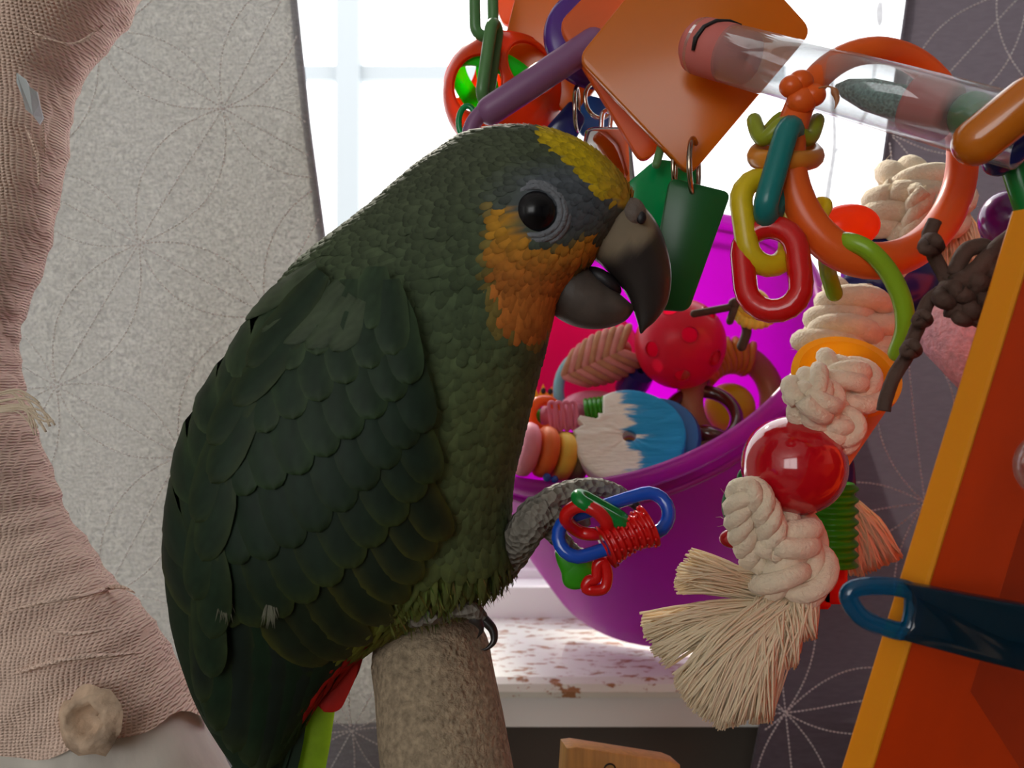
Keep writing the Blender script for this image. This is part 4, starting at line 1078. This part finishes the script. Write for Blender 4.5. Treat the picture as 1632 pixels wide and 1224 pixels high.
mb = MB(); P = [tA+axt*(.010+.0045*q)+(fr*math.cos(g)+upt*math.sin(g))*Rt*1.015 for q, g in ((-.2, -.75), (-.35, -.35), (-.2, .1), (.25, .55), (.9, .95), (1.7, 1.25))]
mb.tube([p for p in P], [S(q, .33) for q in (6, 8, 7, 7, 6, 4)], 8, flat=.5); mb.build('marker_stroke', 'marker', ct)
mb = MB(); mb.lathe([(Rt*.05, Lt*.50), (Rt*.30, Lt*.53), (Rt*.5, Lt*.60), (Rt*.55, Lt*.70), (Rt*.5, Lt*.80), (Rt*.1, Lt*.81)], tA-upt*Rt*.1, axt, 28, closed=False); mb.build('glitter_roll', 'glitter_teal', ct)
mb = MB(); mb.lathe([(Rt*.1, Lt*.71), (Rt*.84, Lt*.71), (Rt*.86, Lt*.72), (Rt*.86, Lt*.80), (Rt*.84, Lt*.81), (Rt*.1, Lt*.81)], tA, axt, 32, closed=True); mb.build('pink_plug', 'eraser', ct)
mb = MB(); P = [W(*p) for p in spline([(1305, 140, .272), (1322, 138, .272), (1330, 146, .272), (1334, 160, .272), (1330, 174, .272)], 4)]
mb.tube(P, [S(q, .272) for q in [1.5]*6+[3, 5, 6, 6, 5, 5, 4, 3, 2, 1, .6][:len(P)-6]], 8); one('bark_shred', mb, 'ring_tan', 'small curled brown shred clinging to the big orange ring', 'shred')
# beads on the tube's far end
GT = 'ring beads at the end of the clear tube'
mb = MB(); mb.ell(W(1550, 186, .262), (S(38, .262), S(34, .262), S(40, .262))); one('green_bead', mb, 'green', 'round green bead beside the amber ring bead', 'bead', GT)
mb = MB(); mb.rod([W(1557, 226, .246), W(1640, 160, .240)], S(38, .245), 20, 6); one('amber_bead', mb, 'amber', 'fat amber orange capsule bead on the clear tube', 'bead', GT)
mb = MB(); mb.rod([W(1592, 256, .262), W(1660, 205, .258)], S(25, .26), 18, 5); one('navy_capsule', mb, 'navy', 'navy capsule bead under the amber bead', 'bead', GT)
mb = MB(); mb.rod([W(1616, 262, .268), W(1640, 340, .268)], S(20, .268), 16); one('green_rod', mb, 'green', 'green plastic rod behind the orange panel edge', 'toy', GT)

# ------------------------------------------------------------ plates hanging at the top
def plate(name, corners, Yp, th, m_, label, group, cr_=18, yo=None):
    """rounded rhombus plate given by its four corners in the picture plane at depth Yp"""
    n = len(corners); pts = []
    for i in range(n):
        p = Vector(corners[i]); a = Vector(corners[i-1]); b = Vector(corners[(i+1) % n])
        d0 = (a-p).normalized(); d1 = (b-p).normalized(); s, e = p+d0*cr_, p+d1*cr_
        for k in range(6):
            t = k/5; pts.append(s*(1-t)**2+p*2*t*(1-t)+e*t*t)
    poly = [W(q[0], q[1], Yp+(yo(q[0], q[1]) if yo else 0)) for q in pts]
    mb = MB(); mb.prism(poly, Vector((.0002, th, 0)), .0008)
    return one(name, mb, m_, label, 'plate', group, 50)
GP = 'orange plates of the hanging toy'
plate('acrylic_plate', [(920, 92), (1100, 280), (1296, 48), (1116, -150)], .345, .005, 'orange_plate', 'big orange acrylic plate hung cornerwise over the parrot head', GP, 22, lambda x, y: (1100-x)*.00002)
plate('acrylic_plate', [(888, 38), (1024, 262), (1230, 60), (1090, -170)], .368, .005, 'red_plate', 'second orange acrylic plate tucked behind the big one', GP, 22, lambda x, y: (1024-x)*.00003)
plate('acrylic_plate', [(800, 78), (912, 190), (1010, 60), (850, -120)], .42, .005, 'orange_plate', 'orange acrylic plate behind the mauve rod', GP, 18)
plate('acrylic_plate', [(770, -40), (804, 42), (860, 20), (880, -80)], .45, .005, 'red_plate', 'red orange plate tip beside the green chain', GP, 14)
mb = MB(); mb.lathe([(.002, -.004), (S(70, .395), -.005), (S(78, .395), -.002), (S(78, .395), .002), (S(70, .395), .005), (.002, .004)], W(942, 64, .398), (.25, -.95, .05), 48)
one('purple_disc', mb, 'purple', 'purple plastic disc between the orange plates', 'disc')
mb = MB(); mb.rod([W(782, 176, .375), W(945, 68, .372)], S(23, .374), 24, 5); rd = thing('mauve_rod', 'mauve plastic rod with a hooked end above the parrot head', 'rod', W(860, 150, .374)); mb.build('rod', 'mauve', rd)
mb = MB(); mb.tube([W(x, y, .375) for x, y in spline([(776, 172), (760, 188), (750, 208), (748, 235)], 5)], S(13, .375), 12); mb.build('hook', 'mauve', rd)
# green chain
link('chain_link', (770, -60, .40), (772, 58, .40), 15, 9, .3, 'chain_green', 'upper muted green link of the chain by the window', 'green chain links')
link('chain_link', (789, 40, .395), (772, 158, .392), 13, 10, 1.2, 'chain_green', 'lower muted green link overlapping the orange ball', 'green chain links')
# orange ball with windows
bc = W(802, 152, .43); RB = S(96, .43); ob = thing('window_ball', 'orange and green ball with large round cut-outs behind the parrot', 'ball', bc-Vector((0, 0, RB)))
hs = [Vector(h).normalized() for h in ((-.45, -.85, -.1), (.5, -.8, .2), (-.85, .3, .55), (.2, .3, -.95), (.1, -.15, 1), (.6, .75, .1), (-.5, .8, -.3))]
def lattice(R, hs, rh_, m_, nm):
    mb = MB(); n1_, n2_ = 96, 60
    v = [Vector((math.sin(math.pi*i/n2_)*math.cos(2*math.pi*k/n1_), math.sin(math.pi*i/n2_)*math.sin(2*math.pi*k/n1_), math.cos(math.pi*i/n2_))) for i in range(n2_+1) for k in range(n1_)]
    for i, p in enumerate(v):
        for h in hs:
            ang = p.angle(h)
            if rh_*.9 < ang < rh_*1.08: t = (p-h*p.dot(h)).normalized(); v[i] = h*math.cos(rh_)+t*math.sin(rh_)
    f = []
    for i in range(n2_):
        for k in range(n1_):
            q = (i*n1_+k, (i+1)*n1_+k, (i+1)*n1_+(k+1) % n1_, i*n1_+(k+1) % n1_); m2 = sum((v[j] for j in q), Vector())/4
            if all(m2.angle(h, 0) > rh_*.99 for h in hs): f.append(q)
    N_ = len(v); mb.add([bc+p*R for p in v], f); mb.add([bc+p*R*.95 for p in v], [q[::-1] for q in f])
    return mb.build(nm, m_, ob)
lattice(RB, hs, .46, 'orange_ball', 'outer_shell')
for h in hs:
    q = MB(); q.lathe([(RB*math.sin(.46), RB*math.cos(.46)), (RB*math.sin(.475), RB*math.cos(.475)+RB*.015), (RB*math.sin(.49), RB*math.cos(.49)), (RB*math.sin(.46)*.96, RB*math.cos(.46)*.95)], bc, h, 36, closed=True); q.build('window_rim', 'orange_ball', ob)
mb = MB(); mb.lathe([(RB*.88, -RB*.18), (RB*.9, 0), (RB*.88, RB*.18), (RB*.84, RB*.18), (RB*.86, 0), (RB*.84, -RB*.18)], bc, (.5, .2, .85), 48, closed=True); mb.build('inner_band', 'green_ball', ob)
mb = MB(); mb.lathe([(RB*.8, -RB*.16), (RB*.83, 0), (RB*.8, RB*.16), (RB*.77, RB*.16), (RB*.79, 0), (RB*.77, -RB*.16)], bc, (.9, -.3, .15), 48, closed=True); mb.build('inner_band', 'green_ball', ob)
mb = MB(); mb.tube([W(745+math.cos(t)*14, 195+math.sin(t)*26, .40) for t in [k*.2618 for k in range(24)]], S(5, .4), 8, closed=True); one('green_hoop', mb, 'green_glow', 'thin green hoop hanging by the orange ball', 'ring')
# blue tags, rings, bell
plate('blue_tag', [(868, 205), (910, 158), (934, 188), (905, 250)], .40, .004, 'navy', 'dark navy blue plastic tag hanging above the parrot crown', 'blue tags', 8)
plate('blue_tag', [(918, 180), (938, 150), (990, 165), (968, 215), (925, 215)], .415, .004, 'sky_blue', 'mid blue plastic tag behind the steel bell', 'blue tags', 8)
def sring(c, rx, ry, phi, r, label, grp='steel split rings'):
    mb = MB(); C = W(*c)
    mb.tube([C+Vector((S(rx, c[2])*math.cos(t)*math.cos(phi), S(rx, c[2])*math.cos(t)*math.sin(phi), S(ry, c[2])*math.sin(t))) for t in [k*math.pi/16 for k in range(32)]], S(r, c[2]), 10, closed=True)
    return one('metal_ring', mb, 'steel', label, 'ring', grp)
sring((919, 174, .398), 24, 34, 1.35, 3.4, 'steel ring through the dark navy tag')
sring((954, 160, .392), 26, 28, .5, 3.4, 'steel ring holding the bell behind the orange plates')
sring((1106, 268, .342), 36, 46, 1.15, 4.4, 'steel ring joining the big orange plate to the green tag')
sring((1075, 268, .352), 14, 26, 1.2, 3.6, 'small steel ring on the translucent green tag')
be = thing('steel_bell', 'shiny chrome cow bell above the parrot forehead', 'bell', W(970, 290, .385)); rows = []
for t, sx_, sy_ in ((0, .55, .4), (.03, .72, .55), (.08, .82, .66), (.3, .9, .76), (.7, 1.0, .9), (1.0, 1.08, 1.0)):
    y = 202+t*95; rows.append([W(968+math.copysign(abs(math.cos(a))**.5, math.cos(a))*44*sx_, y, .385+S(30*sy_, .385)*math.copysign(abs(math.sin(a))**.6, math.sin(a))) for a in [k*math.pi/20 for k in range(40)]])
mb = MB(); mb.grid(rows, closed_u=True, cap0=True); mb.build('body', 'chrome', be)
mb = MB(); mb.tube([W(*p) for p in spline([(958, 206, .385), (960, 182, .385), (968, 176, .385), (974, 184, .385), (972, 206, .385)], 4)], S(4, .385), 8); mb.build('loop', 'chrome', be)
# green tags
plate('green_tag', [(1068, 282), (1166, 306), (1098, 496), (1030, 492)], .338, .0045, 'green_dark', 'dark green plastic tag hanging beside the parrot beak', 'green tags', 14)
plate('green_tag', [(990, 300), (1046, 252), (1120, 262), (1100, 380), (1020, 420)], .358, .004, 'green_glow', 'light translucent green ridged tag behind the dark green tag', 'green tags', 16)
mb = MB()
mb.rod([W(1046, 262, .350), W(1054, 232, .352)], S(7, .35), 10); one('green_pin', mb, 'chain_green', 'small green pin above the translucent green tag', 'toy')

# ------------------------------------------------------------ rope toy
def rope(mb, P, R, pitch, ply=3, sides=8, closed=False, fx=1.0):
    P = [Vector(p) for p in P]; n = len(P); cum = [0]
    for a, b in zip(P, P[1:]): cum.append(cum[-1]+(b-a).length)
    tot = cum[-1]+((P[0]-P[-1]).length if closed else 0)
    turns = max(1, round(tot/pitch)) if closed else tot/pitch
    for k in range(ply):
        Q = []; u = None; fr0 = []
        for i in range(n):
            a = P[i-1] if (i or closed) else P[0]; b = P[(i+1) % n] if (i < n-1 or closed) else P[-1]; t = (b-a).normalized()
            if u is None: u = ortho(t)[0]
            else: u = u-t*u.dot(t); u.normalize()
            v = t.cross(u); g = 2*math.pi*(k/ply+turns*cum[i]/tot)
            Q.append(P[i]+(u*math.cos(g)+v*math.sin(g))*R*.5)
        mb.tube(Q, R*.58, sides, closed=False, cap=True)
def fuzz(mb, pts, n, L):
    for _ in range(n):
        p = random.choice(pts); d = Vector((rnd(-1, 1), rnd(-1, 1), rnd(-1, 1))).normalized(); e = p+d*L*rnd(.4, 1)
        mb.tube([p, p.lerp(e, .5)+Vector((rnd(-1, 1), rnd(-1, 1), rnd(-1, 1)))*L*.15, e], [.00012, .0001, .00004], 3, cap=False)
def knot(parent, c, A, ax, Rr, p=2, q=3, squash=1.0, B=.42, fz=120, nm='knot'):
    ax = Vector(ax).normalized(); u, v = ortho(ax); P = []
    n = 40*p
    for i in range(n+1):
        t = 2*math.pi*p*i/n; r = A*(1-B*.5+B*math.cos(q*t/p)); h = A*squash*math.sin(q*t/p)*.75
        P.append(c+u*math.cos(t)*r+v*math.sin(t)*r+ax*h)
    mb = MB(); rope(mb, P, Rr*1.12, Rr*9, 3, 10, False); mb.ell(c, A*.55); fuzz(mb, mb.v, fz, .006)
    return mb.build(nm, 'rope', parent)
rt = thing('rope_toy', 'thick cream cotton rope with knots and a frayed tassel hanging before the bucket', 'rope', W(1150, 1160, .335))
YR = .335
# rope ball above the yellow ring
knot(rt, W(1362, 500, .398), S(42, .398), (.25, -.2, 1), S(28, .398), 2, 3, .7)
knot(rt, W(1348, 548, .396), S(50, .396), (.25, -.1, 1), S(27, .396), 2, 3, .5)
mb = MB(); rope(mb, [W(*p) for p in spline([(1470, 300, .37), (1440, 420, .385), (1380, 500, .398), (1345, 590, .36), (1310, 680, .325), (1270, 760, .33), (1240, 830, .33)], 8)], S(22, .34), S(90, .34)); mb.build('cord', 'rope', rt)
knot(rt, W(1342, 612, .330), S(36, .33), (.3, -.3, .9), S(23, .33), 2, 3, .8)
knot(rt, W(1296, 636, .314), S(30, .314), (.7, -.6, .3), S(22, .314), 2, 3, .8)
knot(rt, W(1330, 678, .318), S(24, .318), (.2, -.9, .5), S(20, .318), 2, 3, .7)
knot(rt, W(1246, 858, .322), S(40, .322), (.55, -.3, 1), S(27, .322), 2, 3, 1.0)
knot(rt, W(1256, 908, .320), S(40, .32), (-.3, -.3, 1), S(25, .32), 2, 3, .8)
mb = MB(); rope(mb, [W(*p) for p in spline([(1205, 900, .318), (1183, 850, .312), (1178, 800, .308), (1192, 780, .306), (1212, 800, .306), (1228, 840, .308), (1232, 880, .312)], 6)], S(25, .31), S(80, .31)); fuzz(mb, mb.v, 80, .005); mb.build('loop', 'rope', rt)
# tassel
ts = MB()
def tuft(o, ends, n, spread, Yo, kink=10):
    for _ in range(n):
        i = rnd(0, len(ends)-1.001); k = int(i); t = i-k
        ex = lerp(ends[k][0], ends[k+1][0], t)+rnd(-5, 5); ey = lerp(ends[k][1], ends[k+1][1], t)+rnd(-9, 6)
        yo = rnd(-1, 1)*spread; ox, oy = o[0]+rnd(-o[2], o[2]), o[1]+rnd(-12, 12)
        mx_, my_ = lerp(ox, ex, .55)+rnd(-kink, kink), lerp(oy, ey, .5)+rnd(-kink, kink)-6
        P = [W(*q) for q in spline([(ox, oy, Yo+yo*.3), (mx_, my_, Yo+yo*.8-.004), (ex, ey, Yo+yo)], 4)]
        r = S(rnd(1.2, 2.4), Yo); ts.tube(P, [r*.8, r, r, r, r*1.05, r, r, r*.95, r*.7], 4, cap=True)
tuft((1225, 950, 26), [(1085, 905), (1078, 925), (1084, 950)], 90, .007, .322, 6)
tuft((1205, 925, 20), [(1105, 880), (1090, 898), (1080, 915), (1078, 940)], 110, .007, .318, 6)
tuft((1222, 965, 22), [(1022, 985), (1030, 1012), (1045, 1040), (1062, 1062)], 230, .007, .318, 8)
tuft((1240, 960, 34), [(1075, 1082), (1090, 1110), (1115, 1138), (1150, 1160), (1180, 1150), (1230, 1148)], 620, .011, .316, 9)
tuft((1262, 955, 30), [(1228, 1146), (1240, 1066), (1270, 1060)], 160, .010, .318, 7)
tuft((1280, 940, 24), [(1262, 1064), (1276, 1018), (1302, 1014)], 190, .010, .320, 6)
stuff(ts.build('tassel', 'fray', rt, smooth=True))
# yellow cup the rope passes through
cu = thing('yellow_cup', 'translucent yellow plastic cup threaded on the rope', 'cup', W(1330, 760, .34))
axc = Vector((.42, .15, 1)).normalized() ; cc_ = W(1354, 566, .335)
cc_ = W(1346, 604, .345); tilt = (W(1346, 604, .345)-W(1322, 735, .372)).normalized()
tilt = (tilt+Vector((0, -.35, 0))).normalized()
mb = MB(); Rc = S(80, .345); Lc = .050
mb.lathe([(Rc*.70, -Lc), (Rc*.98, 0), (Rc*1.04, .001), (Rc*1.04, .003), (Rc*.90, .003), (Rc*.88, 0), (Rc*.62, -Lc)], cc_, tilt, 56, closed=True); mb.build('cup', 'cup_yellow', cu, auto=50)
# red bead
rb = W(1265, 742, .322); RR = S(82, .322); axr = Vector((.15, -.2, 1)).normalized()
mb = MB(); prof = []
for k in range(25):
    a = math.pi*k/24*.90+.05*math.pi; prof.append((RR*math.sin(a), -RR*.97*math.cos(a)))
mb.lathe([(S(14, .322), prof[0][1]*.6)]+prof+[(S(14, .322), prof[-1][1]*.6)], rb, axr, 56); one('red_bead', mb, 'red_bead', 'large glossy crimson bead on the rope above the tassel knot', 'bead')
# ribbed green bead, red peg, dark pieces behind
gb = W(1326, 838, .375); mb = MB(); prof = [(S(12, .375), -S(62, .375))]
for k in range(61):
    t = k/60; prof.append((S(38+3.5*math.cos(2*math.pi*7.5*t)-3*(1-t), .375), S(-62+t*130, .375)))
mb.lathe(prof+[(S(12, .375), S(68, .375))], gb, (-.02, 0, 1), 40, closed=True); one('ribbed_bead', mb, 'green_bead', 'green ribbed cylinder bead beside the rope knot', 'bead')
pg = thing('red_peg', 'red plastic jointed peg hanging under the green ribbed bead', 'peg', W(1325, 970, .375))
for lo_, hi_, nm in (((1306, 900), (1348, 962), 'shaft'), ((1296, 930), (1322, 970), 'foot')):
    mb = MB(); p0, p1 = W(lo_[0], hi_[1], .37), W(hi_[0], lo_[1], .37); mb.box((p0.x, .367, p0.z), (p1.x, .378, p1.z), .0015); mb.build(nm, 'red', pg, auto=40)
mb = MB(); mb.prism([W(x, y, .39) for x, y in spline([(1352, 730), (1362, 735), (1366, 786), (1356, 796), (1344, 790), (1340, 740)], 3, True)], Vector((0, .01, 0)), .001); one('navy_clip', mb, 'navy', 'dark navy clip behind the crimson bead', 'clip')
mb = MB(); mb.ell(W(1172, 806, .37), (S(22, .37), S(16, .37), S(34, .37))); mb.ell(W(1184, 765, .37), (S(10, .37), S(10, .37), S(18, .37))); one('dark_green_bead', mb, 'green_dark', 'dark green bead half hidden behind the rope loop', 'bead')
mb = MB(); mb.ell(W(1170, 858, .37), (S(24, .37), S(14, .37), S(16, .37))); one('maroon_bead', mb, 'red_bead', 'small maroon bead beside the rope knot', 'bead')
# second rope with tassel behind
r2 = thing('rope_toy', 'cream rope with a large knot and navy bead behind the big orange ring', 'rope', W(1440, 520, .40))
knot(r2, W(1462, 318, .40), S(46, .40), (.3, -.4, 1), S(30, .40), 2, 3, .8, fz=220)
knot(r2, W(1445, 350, .395), S(42, .395), (-.4, -.5, .8), S(27, .395), 2, 3, .7, fz=160)
ts = MB(); tuft((1520, 330, 18), [(1500, 440), (1540, 470), (1570, 420)], 220, .012, .41, 12); stuff(ts.build('tassel', 'fray', r2))
ts = MB(); tuft((1345, 800, 16), [(1330, 905), (1372, 915), (1408, 898), (1436, 886)], 420, .010, .41, 6); fan = thing('rope_fringe', 'cream frayed rope end fanning out behind the green ribbed bead', 'fringe', W(1380, 910, .41)); stuff(ts.build('strands', 'fray', fan))
mb = MB(); mb.lathe([(S(14, .40), -S(64, .40))]+[(S(76, .40)*math.sin(math.pi*(.08+.84*k/20)), -S(74, .40)*math.cos(math.pi*(.08+.84*k/20))) for k in range(21)]+[(S(14, .40), S(64, .40))], W(1420, 440, .405), (.2, 0, 1), 48); one('navy_ball', mb, 'navy', 'big navy blue wooden ball under the large rope knot', 'bead')

# ------------------------------------------------------------ right side
mb = MB(); mb.ell(W(1612, 350, .30), S(48, .3)); one('purple_ball', mb, 'violet_ball', 'glossy purple ball beside the orange panel', 'ball')
fz = thing('fuzzy_perch', 'pink rough textured perch stub behind the knotted brown lace', 'perch', W(1560, 590, .40))
a, b = W(1480, 490, .46), W(1600, 600, .42); mb = MB(); mb.lathe([(.002, 0), (S(52, .4), .002), (S(60, .4), .008), (S(64, .4), (b-a).length), (.002, (b-a).length)], a, (b-a), 40)
for i, p in enumerate(mb.v): mb.v[i] = p+Vector((mnoise.noise(p*300), mnoise.noise(p*300+Vector((9, 0, 0))), mnoise.noise(p*300+Vector((0, 9, 0)))))*.0012
mb.build('stub', 'pink_fuzz', fz)
lc = thing('knotted_lace', 'brown leather lace tied in knots next to the orange panel', 'lace', W(1500, 650, .26))
def lace(pts, r):
    P = spline(pts, 5); mb = MB(); n = len(P); mb.tube([W(*p) for p in P], [S(r*(1+.12*mnoise.noise(Vector((i*.6, r, pts[0][0])))), .26) for i in range(n)], 10); mb.build('strand', 'leather', lc)
lace([(1490, 352, .258), (1480, 378, .258), (1486, 402, .257), (1505, 440, .257), (1516, 470, .257)], 11)
lace([(1510, 458, .256), (1480, 480, .255), (1468, 510, .255), (1455, 540, .255), (1446, 566, .255), (1425, 600, .254), (1412, 635, .254), (1408, 655, .254)], 11)
lace([(1520, 455, .252), (1550, 440, .251), (1590, 400, .250), (1640, 360, .249)], 17)
lace([(1510, 490, .252), (1545, 500, .251), (1580, 515, .250), (1630, 530, .249)], 15)
lace([(1520, 440, .255), (1540, 400, .255), (1572, 395, .255), (1580, 425, .254), (1556, 450, .253)], 13)
for x, y, r in ((1484, 390, 20), (1514, 470, 26), (1545, 462, 26), (1572, 440, 30), (1592, 470, 32), (1540, 500, 22), (1470, 508, 16), (1452, 556, 17), (1560, 485, 28)):
    mb = MB(); P = [W(x+math.cos(t)*r*.55*(1+.2*math.sin(3*t)), y+math.sin(t)*r*.5, .252+.004*math.sin(2*t)) for t in [k*math.pi/9 for k in range(18)]]; mb.tube(P, S(r*.5, .252), 10, closed=True); mb.build('knot', 'leather', lc)
# orange panel
pn = thing('orange_board', 'big orange plastic board with its edge glow coloured yellow standing close by', 'board', W(1345, 1240, .235))
Yn = .228; th = .0072; AB = math.radians(36)
e0, e1_ = W(1660, 330, Yn), W(1340, 1376, Yn)
away = Vector((math.cos(AB), math.sin(AB), 0)); bck = Vector((-math.sin(AB), math.cos(AB), 0))
mb = MB(); mb.prism([e0, e1_, e1_+away*.26+Vector((0, 0, -.25)), e0+away*.26], bck*th, .0008); mb.build('sheet', 'panel', pn, auto=40)
pr = [-bck*.0006, -away*.0007+bck*.0002, -away*.0007+bck*(th-.0002), bck*(th+.0004), away*.0010+bck*(th+.0004), away*.0010-bck*.0006]
mb = MB(); mb.grid([[e0+p for p in pr], [e1_+p for p in pr]], closed_u=True, cap0=True, cap1=True); mb.build('lit_edge_strip', 'panel_lit_edge', pn, smooth=False)
# teal clip band with a loop eye
tc_ = thing('teal_clip', 'translucent teal plastic strap with an eyelet across the orange panel', 'clip', W(1500, 1040, .215))
Yt = .218
outer = spline([(1338, 945), (1352, 928), (1385, 920), (1440, 926), (1540, 946), (1660, 968), (1760, 990), (1760, 1110), (1660, 1078), (1560, 1052), (1470, 1030), (1410, 1014), (1365, 990), (1342, 966)], 4, True)
holep = spline([(1362, 950), (1380, 944), (1410, 946), (1438, 950), (1447, 964), (1444, 988), (1432, 998), (1405, 990), (1378, 976)], 4, True)
mb = MB()
def ringpts(poly, n):
    L = [0]
    for i in range(len(poly)): a, b = poly[i], poly[(i+1) % len(poly)]; L.append(L[-1]+math.hypot(b[0]-a[0], b[1]-a[1]))
    return poly
# eye loop as a rounded tube, band as a prism joined to it
mb.tube([W(x, y, Yt+.003) for x, y in spline([(1352, 950), (1368, 936), (1410, 934), (1450, 942), (1456, 968), (1446, 1004), (1412, 1000), (1372, 982)], 5, True)], S(15, Yt), 14, closed=True, flat=1.0); mb.build('eyelet', 'teal_loop', tc_)
mb = MB(); mb.prism([W(x, y, Yt) for x, y in [(1444, 930), (1540, 948), (1660, 970), (1780, 992), (1780, 1112), (1660, 1078), (1560, 1054), (1440, 1022), (1452, 1000), (1458, 972), (1454, 948)]], Vector((0, .006, 0)), .0012); mb.build('band', 'teal_clear', tc_, auto=50)
# clear knob and cup at the frame's right
mb = MB(); mb.lathe([(S(30, .2), -.003), (S(52, .2), -.002), (S(58, .2), .002), (S(52, .2), .006), (S(30, .2), .006)], W(1672, 742, .205), (0, -1, 0), 40, closed=True); mb.build('knob', 'clear', pn)['label'] = 'clear plastic knob'
